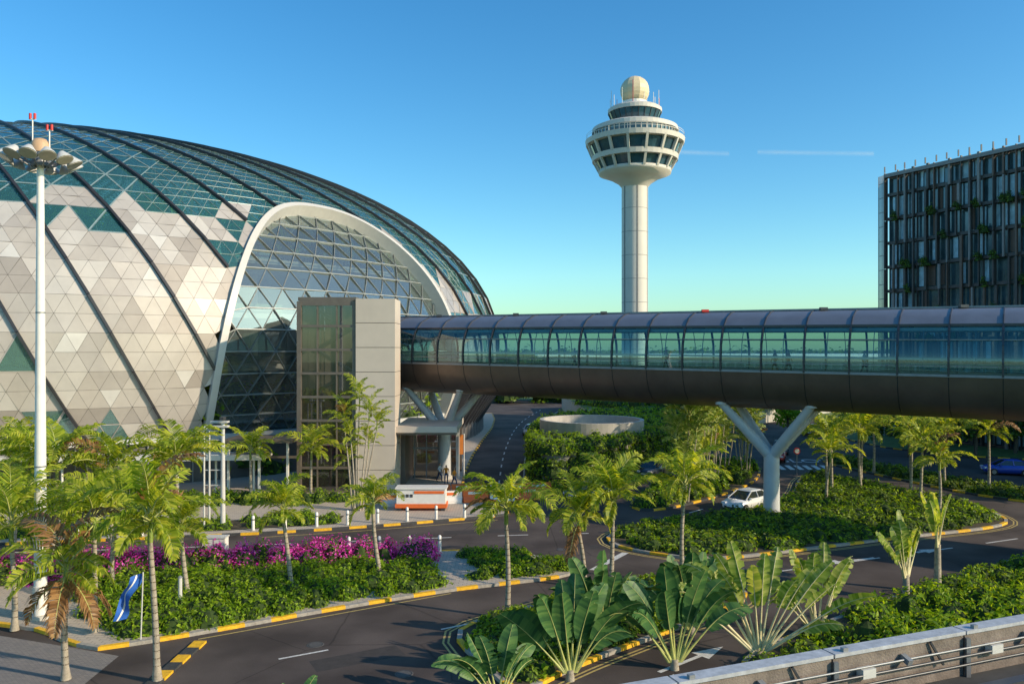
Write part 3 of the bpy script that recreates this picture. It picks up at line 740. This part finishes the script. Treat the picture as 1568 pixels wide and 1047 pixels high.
palm('clumping_palm_tree',-11.5,58.8,6,1.8,12,90,trunks=[(-.9,0,6.6),(.2,.3,8.0),(1.0,-.2,6.9),(-.3,-.5,5.2),(.8,.6,4.6),(1.5,.2,6.0),(-.6,.5,3.4)],up=.4,dens=16)
for k,(x,y) in enumerate([(17.0,70),(20.5,77),(23,80),(15.5,65.5),(24.5,84),(18.5,73),(13.5,62.3),(22,75),(14.8,67.5)]):
    palm('clumping_palm_tree',x,y,4,2.5,13,100+k,trunks=[(-.7,0,4.4),(.4,.3,6.2),(.8,-.5,5.1),(0,-.6,2.6)],up=.75,lm=leafTy,dens=15)
for k,(x,y,az,pl,bl,n,lm,tr,sp,wf) in enumerate([(2.1,28.9,.2,1.4,2.0,11,leafT,.2,36,.165),(-.5,27.3,.5,.9,1.5,8,leafT,0,42,.17),(6.1,29.9,.1,1.6,1.9,12,leafT,.2,38,.165),(9.6,31.0,-.15,2.4,1.8,17,leafTy,.1,54,.135),(12.7,33.2,.3,1.9,1.7,12,leafTy,.1,36,.15),(18.9,38.2,.7,1.1,1.7,11,leafTy,1.0,32,.17),(21.0,39.3,.9,1.1,1.6,9,leafTy,2.2,32,.17),(3.6,32.0,.6,1.4,1.9,11,leafT,.2,36,.165),(-7.0,24.9,.4,.6,.9,7,leafT,0,50,.16),(7.6,33.7,.2,1.5,1.8,11,leafT,.1,38,.165)]):
    fanpalm('travellers_palm',x,y,az,pl,bl,n,k,sp,.1,lm,tr,wf)

# hedges
bedA=[(-15.5,33.0),(-12.4,34.5),(-8,37.3),(-3.7,40.1),(-4.9,43.8),(-14,42.8),(-22,40.5),(-19,35.5)]
bushes('hedge',sample(bedA,360),.58,.66,.20,100,[leafA,leafB],probs=[.9,.1])
fl_=[(-5,44.1),(-4.6,45.9),(-14.3,44.6),(-24,42.4),(-30,41),(-30,39.5),(-22,40.9),(-14,43.1)]
bushes('bougainvillea_hedge',sample(fl_,210),.6,1.15,.17,140,[flower,leafA],probs=[.88,.12])
bedA2=[(-2.2,41),(2.4,42.4),(3.0,43.2),(2.7,44.2),(.4,46),(-2.2,46.5),(-3,45.5),(-1.2,42.8)]
bushes('hedge',sample(bedA2,80),.5,.55,.18,110,[leafA,leafB],probs=[.8,.2])
bushes('groundcover_shrubs',sample(offset(pD,-.6),300),.5,.5,.22,75,[leafB,leafA],probs=[.6,.4])
vis=[(9.2,29.5),(10,31.2),(13,33.6),(18,37.4),(23,40.8),(30,45.4),(38,50),(40,40),(22,30),(14,22),(10,22)]
bushes('groundcover_shrubs',sample(vis,520),.6,.6,.22,80,[leafB,leafA],probs=[.2,.8])
bushes('shrub_mass',sample([(13,31),(16.5,34.5),(19,36.5),(23,36),(21,31),(15,27)],70),.85,1.3,.26,150,[leafA])
bushes('groundcover_shrubs',sample(offset(pC,-.7),800),.62,.6,.28,50,[leafB,leafD,leafA],probs=[.45,.25,.3])
bushes('groundcover_shrubs',sample(offset(pG,-.6),170),.6,.9,.28,60,[leafB,leafA],probs=[.3,.7])
bushes('groundcover_shrubs',sample(offset(pK,-.6),200),.6,.6,.32,50,[leafB,leafD],probs=[.6,.4])
stripB=[(-45,47.8),(-19,52.2),(-12,54.2),(-12,57),(-19,55.5),(-45,51)]
b=B(); b.prism(stripB,.12,.135,soil); b.done('planting_bed')
bushes('groundcover_shrubs',sample(stripB,150),.55,.55,.2,70,[leafA])
bushes('groundcover_shrubs',sample([(-45,58),(-18,61),(-9,62),(-9,64),(-45,62)],180),.7,.8,.26,60,[leafA,leafB],probs=[.8,.2])
tp=chaikin([(1.9,73),(3,68.6),(6,69.4),(13,80),(19,92),(25,112),(16,116),(5,104),(2.2,88)],2)
b=B(); b.prism(tp,0,3.3,grass,conc_dark); b.done('planted_terrace')
per_=resample(tp,.9); cs=[(x,y,z) for (x,y) in per_ for z in (.1,1.0,1.9,2.9)]
bushes('creeper_hedge',cs,.7,1.0,.28,55,[leafA,leafB],probs=[.9,.1])
b=B()
b.rev([(5.6,3.3),(5.6,4.5),(5.2,4.5),(5.2,3.5),(.1,3.5)],8.6,86,concrete,64,False); b.done('round_concrete_planter',(8.6,86,0))
bushes('groundcover_shrubs',[(x,y,3.3) for x,y in sample(tp,200) if math.hypot(x-8.6,y-86)>6.2],.7,.55,.28,50,[leafA])
bushes('groundcover_shrubs',sample([(3.5,66),(7,67.5),(13.5,77),(12.5,78.5),(6,69),(3.3,68)],70),.6,.8,.24,90,[leafA,leafB],probs=[.6,.4])
b=B(); b.prism([(11,120),(30,118),(60,150),(40,170),(10,160)],0,3.0,grass,concrete); b.done('terrace_wall')
cs=[(x,y,3.) for x,y in sample([(12,121),(30,119),(58,150),(40,168),(11,158)],160)]
bushes('shrub_mass',cs,1.6,1.6,.5,50,[leafA,leafB],probs=[.6,.4])
for k in range(26):
    x=42+k*3.0+random.uniform(-1,1); y=91+random.uniform(-3,9)
    tree('broadleaf_tree',x,y,random.uniform(6.8,8.8),3.2,k,leafD,.5,18,80)
for k,(x,y) in enumerate([(36,104),(40,112),(33,125),(28,122),(22,128),(14,135),(44,130),(50,140),(29,108)]): tree('broadleaf_tree',x,y,random.uniform(6,8),2.6,60+k,leafA,.4,16,90)
cs=[]
for _ in range(500):
    x=rng.uniform(-100,520); cs.append((x,rng.uniform(560,640),rng.uniform(0,4)))
bushes('distant_tree_line',cs,8,9,2.6,30,[leafD,leafB],probs=[.6,.4])
cs=[(x,y,rng.uniform(0,2.)) for x,y in sample([(-2,175),(70,175),(90,190),(-6,192)],140)]
bushes('distant_tree_line',cs,2.6,3.4,.9,45,[leafD,leafA],probs=[.5,.5])
b=B(); b.box((130,330,4.5),(230,30,9),M('terminal_wall',(.5,.48,.43),.6)); b.box((130,330,9.6),(240,38,1.2),white)
for k in range(60): b.box((18+k*3.8,314.7,4.4),(2.9,.4,4.6),hg)
b.box((130,314.6,7.6),(230,.5,.5),white)
b.done('terminal_building',(130,330,0))

# ------------------------------------------------------------------ light mast
b=B(); mx,my=-20.9,35.3
b.path([(mx,my,0),(mx,my,.9),(mx,my,10),(mx,my,20.8)],[.30,.27,.21,.14],white,16)
b.rev([(.48,.1),(.48,.25),(.3,.3)],mx,my,concrete,16); b.box((mx,my-.3,1.1),(.3,.12,.9),offw)
for z in (6.8,13.6): b.path([(mx,my,z),(mx,my,z+.06)],.25 if z<10 else .2,mgrey,16)
b.rev([(.85,20.35),(1.05,20.4),(1.05,20.52),(.85,20.5),(.85,20.35)],mx,my,mgrey,28,False)
b.rev([(.35,20.1),(.35,20.7)],mx,my,mgrey,14,False)
b.rev([(.42,20.7),(.38,21.1),(.25,21.3),(.02,21.35)],mx,my,M('mast_cap',(.55,.35,.2),.5),14)
lens=M('lamp_lens',(.5,.45,.38),.1)
for k in range(12):
    a1=2*math.pi*k/12+.2; ca,sa=math.cos(a1),math.sin(a1); fz=.0+.12*math.sin(a1)
    b.bar((mx+.1*ca,my+.1*sa,20.45),(mx+1.3*ca,my+1.3*sa,20.6),.05,.05,mgrey)
    b.bar((mx+.3*ca,my+.3*sa,20.0),(mx+1.0*ca,my+1.0*sa,20.45),.04,.04,mgrey)
    c=Vector((mx+1.35*ca,my+1.35*sa,20.35-fz)); ax=Vector((ca*.45,sa*.45,-.8)).normalized()
    b.path([c-ax*.28,c-ax*.16,c+ax*.06,c+ax*.12],[.12,.2,.34,.36],offw,14); b.path([c+ax*.125,c+ax*.14],.31,lens,14)
    b.bar(c-ax*.2,(mx+1.3*ca,my+1.3*sa,20.62),.05,.05,dgrey)
for dx,h in ((-.35,22.2),(.4,21.7)):
    b.path([(mx+dx,my,20.6),(mx+dx,my,h)],.03,white,6); b.path([(mx+dx-.1,my,h),(mx+dx-.1,my,h+.25)],.06,red,8); b.path([(mx+dx+.1,my,h),(mx+dx+.1,my,h+.25)],.06,red,8); b.bar((mx+dx-.15,my,h),(mx+dx+.15,my,h),.05,.05,white)
b.done('floodlight_mast',(mx,my,0))

# ------------------------------------------------------------------ street furniture
def bollard(x,y,h=1.05):
    b=B(); b.path([(x,y,.1),(x,y,h),(x,y,h+.06)],[.1,.1,.05],white,10); b.path([(x,y,h*.75),(x,y,h*.85)],.105,mgrey,10); b.path([(x,y,.1),(x,y,.16)],.16,concrete,10); b.done('bollard',(x,y,0))
for k in range(9): bollard(-17+k*1.95,52.3+k*.56)
for k in range(4): bollard(-9.5+k*1.75,46.4+k*.13)
for k in range(8): bollard(-35+k*1.9,49+k*.3)
b=B()
x,y=-19.2,52.9
for dx in (0,-.9,-1.25): b.path([(x+dx,y,.1),(x+dx,y,7.2 if dx==0 else 6.6)],[.17 if dx==0 else .07,.12 if dx==0 else .06],offw,10)
for z in (3,4,5,6,6.6): b.bar((x-1.25,y,z),(x,y,z),.06,.06,offw)
for z in (6.9,7.2): b.box((x-.2,y,z),(1.1,.5,.12),offw)
b.box((x+.1,y-.3,7.45),(.25,.5,.2),dgrey); b.box((x-1,y-.3,6.9),(.25,.5,.2),white)
b.done('camera_gantry_pole',(x,y,0))
b=B(); b.box((-17.2,46.2,.62),(1.3,.6,1.0),white); b.box((-17.2,46.2,1.16),(1.4,.7,.08),offw); b.box((-17.2,45.89,.62),(.02,.02,.9),dgrey); b.done('utility_cabinet',(-17.2,46.2,0))
def barrier(x,y,rz,L=2.,cols=(orange,white)):
    b=B()
    M4=Matrix.Translation((x,y,.13))@Matrix.Rotation(rz,4,'Z')
    pf=[(-.3,0),(.3,0),(.28,.22),(.12,.45),(.09,.95),(-.09,.95),(-.12,.45),(-.28,.22)]
    vs=[M4@Vector((sx,u,z)) for sx in (-L/2+.03,L/2-.03) for u,z in pf]; n=8
    b.add(vs,[(i,(i+1)%n,n+(i+1)%n,n+i) for i in range(n)]+[tuple(range(n))[::-1],tuple(range(n,2*n))],cols[0],False)
    b.box((0,-.0,.72),(L*.6,.26,.2),cols[1],0,M4); b.box((L/2,0,.5),(.08,.1,.7),cols[0],0,M4)
    b.done('road_barrier',(x,y,0))
for k in range(6): barrier(-9+k*2.05,60.6+k*.5,.24,2,(orange,white) if k%2 else (white,orange))
for k in range(5): barrier(-6+k*2.05,64.5+k*.25,.12,2,(orange,white))
b=B(); cx=-6.7; cy=59.2
b.box((cx,cy,1.15),(3.6,1.2,1.2),white); b.box((cx,cy,.5),(3.8,1.3,.3),orange); b.box((cx+.6,cy-.62,1.5),(2.2,.03,.2),orange); 
for dx in (-1.3,-1.0,-.7): b.box((cx+dx,cy-.62,1.25),(.2,.03,.22),dgrey)
b.box((cx,cy,1.79),(3.8,1.4,.1),white)
for dx in (-1.6,1.6): b.box((cx+dx,cy,.25),(.3,1.1,.3),dgrey)
b.done('site_storage_container',(cx,cy,0))
b=B()
b.box((-4.6,73,3.3),(.4,.05,1.8),M('banner_orange',(.8,.25,.05),.6)); b.path([(-4.4,73,0),(-4.4,73,4.3)],.05,white,6); b.done('vertical_banner',(-4.4,73,0))
b=B(); x,y=-15.2,32.6 # flag
b.path([(x,y,0),(x+.1,y,2.9)],.03,offw,8)
K=12
def fp(i,v): 
    f=i/K; return (x+.08-f*.75-v*.35+.07*math.sin(f*9), y+.14*math.sin(f*8+v*3), 2.85-f*1.9-v*.10*math.cos(f*5))
for v0,v1,mt in ((0,.7,bluem),(.7,.86,white),(.86,1.3,bluem)):
    vs=[fp(i,v) for i in range(K+1) for v in (v0,v1)]
    b.add(vs,[(i*2,i*2+1,i*2+3,i*2+2) for i in range(K)],mt,True)
b.done('flag',(x,y,0))
b=B(); x,y=-15.0,36.0
b.path([(x,y,.1),(x,y,1.7)],.09,offw,10); b.path([(x,y,1.7),(x,y,1.78)],[.12,.05],mgrey,10); b.path([(x,y,.1),(x,y,.2)],.17,concrete,10); b.done('signal_post',(x,y,0))
def sign(x,y,col):
    b=B(); b.path([(x,y,.1),(x,y,2.6)],.04,mgrey,8); b.path([(x,y-.06,2.4),(x,y-.03,2.4)],.32,col,20); b.path([(x,y-.075,2.4),(x,y-.062,2.4)],.22,white,20); b.done('traffic_sign',(x,y,0))
sign(12.5,58.8,red); sign(27,75.5,red)
# ------------------------------------------------------------------ cars
tyre=M('tyre',(.02,.02,.02),.8); cg=M('car_glass',(.02,.025,.03),.08,spec=.8); lampm=M('headlamp',(.7,.72,.75),.15); tail=M('taillamp',(.5,.02,.02),.3); rimm=M('rim',(.4,.4,.42),.3,metal=.8)
def car(x,y,ang,col,name='car'):
    paint=M('paint_%s'%str(col),col,.28,metal=.1,var=.02,spec=.7); b=B()
    sec=[(-2.15,.62,.42,.72),(-2.08,.80,.28,.92),(-1.6,.87,.2,.98),(-.9,.89,.2,.96),(.6,.89,.2,.94),(1.3,.87,.2,.88),(1.85,.80,.25,.76),(2.12,.62,.36,.60)]
    vs=[]
    for sx,w,zl,zh in sec: vs+= [(sx,-w*.92,zl),(sx,-w,(zl+zh)/2),(sx,-w*.9,zh),(sx,w*.9,zh),(sx,w,(zl+zh)/2),(sx,w*.92,zl)]
    n=6;fs=[(i*n+k,(i+1)*n+k,(i+1)*n+(k+1)%n,i*n+(k+1)%n) for i in range(7) for k in range(n)]+[tuple(range(6)),tuple(range(42,48))[::-1]]
    b.add(vs,fs,paint,True)
    b.add([(-1.75,-.76,.95),(1.15,-.78,.9),(.25,-.60,1.40),(-1.15,-.6,1.38)],[(0,1,2,3)],cg); b.add([(-1.75,.76,.95),(1.15,.78,.9),(.25,.60,1.40),(-1.15,.6,1.38)],[(3,2,1,0)],cg)
    b.add([(.25,-.6,1.40),(1.15,-.76,.9),(1.15,.76,.9),(.25,.6,1.40)],[(0,1,2,3)],cg); b.add([(-1.15,-.6,1.38),(-1.15,.6,1.38),(-1.75,.74,.95),(-1.75,-.74,.95)],[(0,1,2,3)],cg)
    b.add([(-1.2,-.62,1.38),(.3,-.62,1.40),(.3,.62,1.40),(-1.2,.62,1.38),(-1.05,-.5,1.46),(.15,-.5,1.47),(.15,.5,1.47),(-1.05,.5,1.46)],[(4,5,6,7),(0,1,5,4),(1,2,6,5),(2,3,7,6),(3,0,4,7)],paint)
    for sg in (-1,1):
        for p0,p1 in (((.27,.61,1.41),(1.18,.78,.9)),((-.35,.63,1.4),(-.4,.8,.93)),((-1.17,.61,1.39),(-1.8,.76,.95))): b.bar((p0[0],sg*p0[1],p0[2]),(p1[0],sg*p1[1],p1[2]),.07,.06,paint)
        for wx in (-1.32,1.32):
            b.path([(wx,sg*.70,.32),(wx,sg*.91,.32)],.32,tyre,18); b.path([(wx,sg*.905,.32),(wx,sg*.925,.32)],.2,rimm,10)
        b.box((1.98,sg*.55,.68),(.22,.34,.14),lampm); b.box((-2.08,sg*.62,.78),(.12,.3,.16),tail); b.box((.75,sg*.93,.98),(.16,.16,.12),paint)
    b.box((2.1,0,.42),(.06,.9,.16),black); b.box((2.14,0,.5),(.02,.45,.11),white); b.box((-2.15,0,.55),(.02,.45,.11),white)
    b.done(name,(x,y,.012),ang,local=True)
car(17.6,59.9,R_(-140),(.72,.72,.72)); car(6.2,63.5,R_(-150),(.03,.09,.25)); car(13.2,75.5,R_(-120),(.03,.04,.06)); car(47.5,76.5,R_(165),(.02,.06,.40)); car(42,112,R_(-115),(.35,.02,.03)); car(31,92,R_(-110),(.1,.1,.11)); car(54.5,74,R_(165),(.2,.2,.22))
car(2.6,112,R_(-98),(.5,.5,.5)); car(28.6,86,R_(-110),(.45,.03,.03))
# ------------------------------------------------------------------ people
skin=M('skin',(.35,.2,.13),.6); hair=M('hair',(.02,.015,.012),.6)
def person(x,y,z,ang,shirt,trs,stride=.25):
    J={'pel':(0,0,.95,.13),'ab':(0,0,1.1,.125),'ch':(0,.01,1.32,.15),'nk':(0,.0,1.48,.055),'hd':(0,.02,1.60,.085),'ht':(0,.0,1.70,.08)}
    E=[('pel','ab'),('ab','ch'),('ch','nk'),('nk','hd'),('hd','ht')]
    for s,sg in (('l',-1),('r',1)):
        f=stride*sg
        J['sh'+s]=(sg*.19,0,1.40,.06);J['el'+s]=(sg*.25,-f*.5,1.12,.045);J['wr'+s]=(sg*.24,-f*.3+.12,.88,.03)
        J['hp'+s]=(sg*.10,0,.90,.095);J['kn'+s]=(sg*.11,f*.7+.03,.5,.065);J['an'+s]=(sg*.11,f-.05,.09,.042);J['to'+s]=(sg*.13,f+.13,.035,.035)
        E+=[('ch','sh'+s),('sh'+s,'el'+s),('el'+s,'wr'+s),('pel','hp'+s),('hp'+s,'kn'+s),('kn'+s,'an'+s),('an'+s,'to'+s)]
    ks=list(J); me=bpy.data.meshes.new('p'); me.from_pydata([J[k][:3] for k in ks],[(ks.index(a),ks.index(c)) for a,c in E],[])
    ob=bpy.data.objects.new('p',me); scene.collection.objects.link(ob); ob.modifiers.new('s','SKIN')
    for i,k in enumerate(ks):
        me.skin_vertices[0].data[i].radius=(J[k][3],J[k][3]*.85 if k in('pel','ab','ch') else J[k][3])
    me.skin_vertices[0].data[0].use_root=True
    sm=ob.modifiers.new('u','SUBSURF'); sm.levels=1
    ev=ob.evaluated_get(bpy.context.evaluated_depsgraph_get()); m2=bpy.data.meshes.new_from_object(ev)
    b=B()
    V=[tuple(v.co) for v in m2.vertices]
    for p in m2.polygons:
        c=p.center; mt= trs if c.z<.97 and abs(c.x)<.21 else shirt
        if c.z<.09: mt=black
        if c.z>1.46: mt=skin
        if c.z>1.66 or (c.z>1.55 and c.y<-.02): mt=hair
        if abs(c.x)>.2 and c.z<1.1: mt=skin
        b.add([V[i] for i in p.vertices],[tuple(range(len(p.vertices)))],mt,True)
    for sg in (-1,1):
        w=Vector(J['wr'+('l' if sg<0 else 'r')][:3])
        b.path([w,w+Vector((0,.01,-.09))],[.028,.035],skin,6)
        for q in range(4): b.path([w+Vector((0,-.025+q*.02,-.08)),w+Vector((-sg*.01,-.02+q*.022,-.13)),w+Vector((-sg*.03,-.02+q*.022,-.17+abs(q-1.5)*.01))],[.01,.009,.007],skin,5)
        b.path([w+Vector((0,.03,-.03)),w+Vector((-sg*.01,.07,-.08))],[.011,.008],skin,5)
        b.path([(sg*.035,.095,1.625),(sg*.035,.103,1.625)],.01,black,6)
    b.path([(0,.09,1.61),(0,.12,1.585)],[.01,.014],skin,6)
    bpy.data.objects.remove(ob); 
    b.done('person',(x,y,z),ang,local=True)
sh=[M('shirt_dark',(.03,.03,.05),.8),M('shirt_white',(.6,.6,.6),.8),M('shirt_red',(.4,.04,.03),.8),M('vest_orange',(.8,.25,.02),.7)]
tr_=[M('trouser_dark',(.02,.02,.03),.8),M('trouser_blue',(.04,.06,.14),.8)]
ba=math.atan2(dv.y,dv.x)
for s,u,k in ((30.4,2.1,0),(31.2,1.7,2),(14.5,1.7,1),(22,1,0),(36,1.5,1)):
    p=bp(s,u,2.56); person(p.x,p.y,p.z,ba-math.pi/2+(0 if k else math.pi),sh[k],tr_[k%2])
for x,y,k in ((-5.0,69,3),(-5.8,70.2,3),(-6.5,71.5,1),(-5.2,74,0)): person(x,y,.13,random.uniform(0,6),sh[k],tr_[k%2])

# ------------------------------------------------------------------ guideway
b=B(); g0=Vector((1.61,9.53,0)); gd=Vector((.931,.365,0)).normalized(); gn=Vector((-gd.y,gd.x,0))
gw=M('guideway_concrete',(.19,.155,.13),.85,var=.4,scale=3,bump=.4); gwp=M('guideway_coping',(.40,.41,.43),.55,var=.25,scale=6)
def gp(s,u,z): return g0+gd*s+gn*u+Vector((0,0,z))
for k in range(24):
    s0=-14+k*2.4; s1=s0+2.37
    b.bar(gp(s0,.02,7.97),gp(s1,.02,7.97),.22,.05,gwp); b.bar(gp(s0,.03,7.45),gp(s1,.03,7.45),.16,.96,gw)
    b.bar(gp(s0,-.10,7.9),gp(s0,-.10,7.35),.05,.06,mgrey); b.bar(gp(s0+1.2,-.06,7.8),gp(s0+1.2,-.2,7.75),.08,.08,mgrey); b.box(gp(s0+.5,-.12,7.7),(.22,.12,.12),offw,.37); b.box(gp(s0+.2,-.04,8.02),(.08,.06,.05),mgrey,.37)
    b.bar(gp(s0+1.7,-.08,7.93),gp(s0+1.9,-.12,7.6),.03,.03,dgrey)
b.path([gp(-14,-.14,7.78),gp(45,-.14,7.78)],.014,mgrey,8); b.path([gp(-14,-.16,7.68),gp(45,-.16,7.68)],.02,dgrey,8); b.path([gp(-14,-.15,7.55),gp(45,-.15,7.55)],.018,dgrey,8)
b.bar(gp(-14,-1.7,7.1),gp(45,-1.7,7.1),3.6,.5,M('guideway_deck',(.05,.05,.05),.85,var=.3,scale=4)); b.bar(gp(-14,-.75,7.45),gp(45,-.75,7.45),.16,.2,dgrey)
b.bar(gp(-14,-1.5,6.2),gp(45,-1.5,6.2),1.8,1.6,gw)
b.done('train_guideway',(10,12,0))

# contrail
m,t,o=nt('contrail'); tc=t.nodes.new('ShaderNodeTexCoord'); n=t.nodes.new('ShaderNodeTexNoise'); n.inputs['Scale'].default_value=.004; n.inputs['Detail'].default_value=5
t.links.new(tc.outputs['Object'],n.inputs['Vector']); gy=t.nodes.new('ShaderNodeSeparateXYZ'); t.links.new(tc.outputs['Object'],gy.inputs[0])
ab=t.nodes.new('ShaderNodeMath');ab.operation='ABSOLUTE';t.links.new(gy.outputs['Z'],ab.inputs[0])
mp=t.nodes.new('ShaderNodeMapRange'); mp.inputs[1].default_value=0;mp.inputs[2].default_value=22;mp.inputs[3].default_value=.32;mp.inputs[4].default_value=0; t.links.new(ab.outputs[0],mp.inputs[0])
mu=t.nodes.new('ShaderNodeMath');mu.operation='MULTIPLY';t.links.new(mp.outputs[0],mu.inputs[0]);t.links.new(n.outputs['Fac'],mu.inputs[1])
d3=t.nodes.new('ShaderNodeBsdfDiffuse'); d3.inputs[0].default_value=(.9,.9,.9,1); tp_=t.nodes.new('ShaderNodeBsdfTransparent'); mxs=t.nodes.new('ShaderNodeMixShader')
t.links.new(mu.outputs[0],mxs.inputs[0]); t.links.new(tp_.outputs[0],mxs.inputs[1]); t.links.new(d3.outputs[0],mxs.inputs[2]); t.links.new(mxs.outputs[0],o.inputs[0])
for (xa,xb) in ((1260,1650),(1850,2750)):
    b=B(); b.add([(xa,6000,1475),(xb,6050,1450),(xb,6050,1520),(xa,6000,1540)],[(0,1,2,3)],m); b.done('contrail_cloud',((xa+xb)/2,6000,1497))

# ------------------------------------------------------------------ light, world, camera
el=R_(24); hx,hy=.93,-.37
v=Vector((hx*math.cos(el),hy*math.cos(el),math.sin(el)))
sun=bpy.data.lights.new('sun','SUN'); sun.energy=5.0; sun.angle=R_(.5); sun.color=(1,.82,.60)
so=bpy.data.objects.new('sun',sun); so.rotation_euler=v.to_track_quat('Z','Y').to_euler(); so.location=(40,-40,60); scene.collection.objects.link(so)
w=bpy.data.worlds.new("World"); scene.world=w; w.use_nodes=True; t=w.node_tree; t.nodes.clear()
sk=t.nodes.new('ShaderNodeTexSky'); sk.sky_type='NISHITA'; sk.sun_disc=False; sk.sun_elevation=el; sk.sun_rotation=math.atan2(hx,hy); sk.air_density=1.0; sk.dust_density=.8; sk.ozone_density=1.0
hs=t.nodes.new('ShaderNodeHueSaturation'); hs.inputs['Saturation'].default_value=1.4
ti=t.nodes.new('ShaderNodeMixRGB'); ti.blend_type='MULTIPLY'; ti.inputs[0].default_value=1; ti.inputs[2].default_value=(.86,1.30,1.38,1)
bg=t.nodes.new('ShaderNodeBackground'); bg.inputs[1].default_value=.15; ow=t.nodes.new('ShaderNodeOutputWorld')
t.links.new(sk.outputs[0],hs.inputs['Color']); t.links.new(hs.outputs[0],ti.inputs[1]); t.links.new(ti.outputs[0],bg.inputs[0]); t.links.new(bg.outputs[0],ow.inputs[0])
cam=bpy.data.cameras.new('camera'); cam.lens=28; cam.sensor_width=36; cam.shift_y=.0073; cam.clip_end=20000; cam.clip_start=.1
co=bpy.data.objects.new('camera',cam); co.location=(0,0,12); co.rotation_euler=(R_(90),0,0); scene.collection.objects.link(co); scene.camera=co
scene.view_settings.view_transform='Standard'; scene.view_settings.look='None'; scene.view_settings.exposure=0
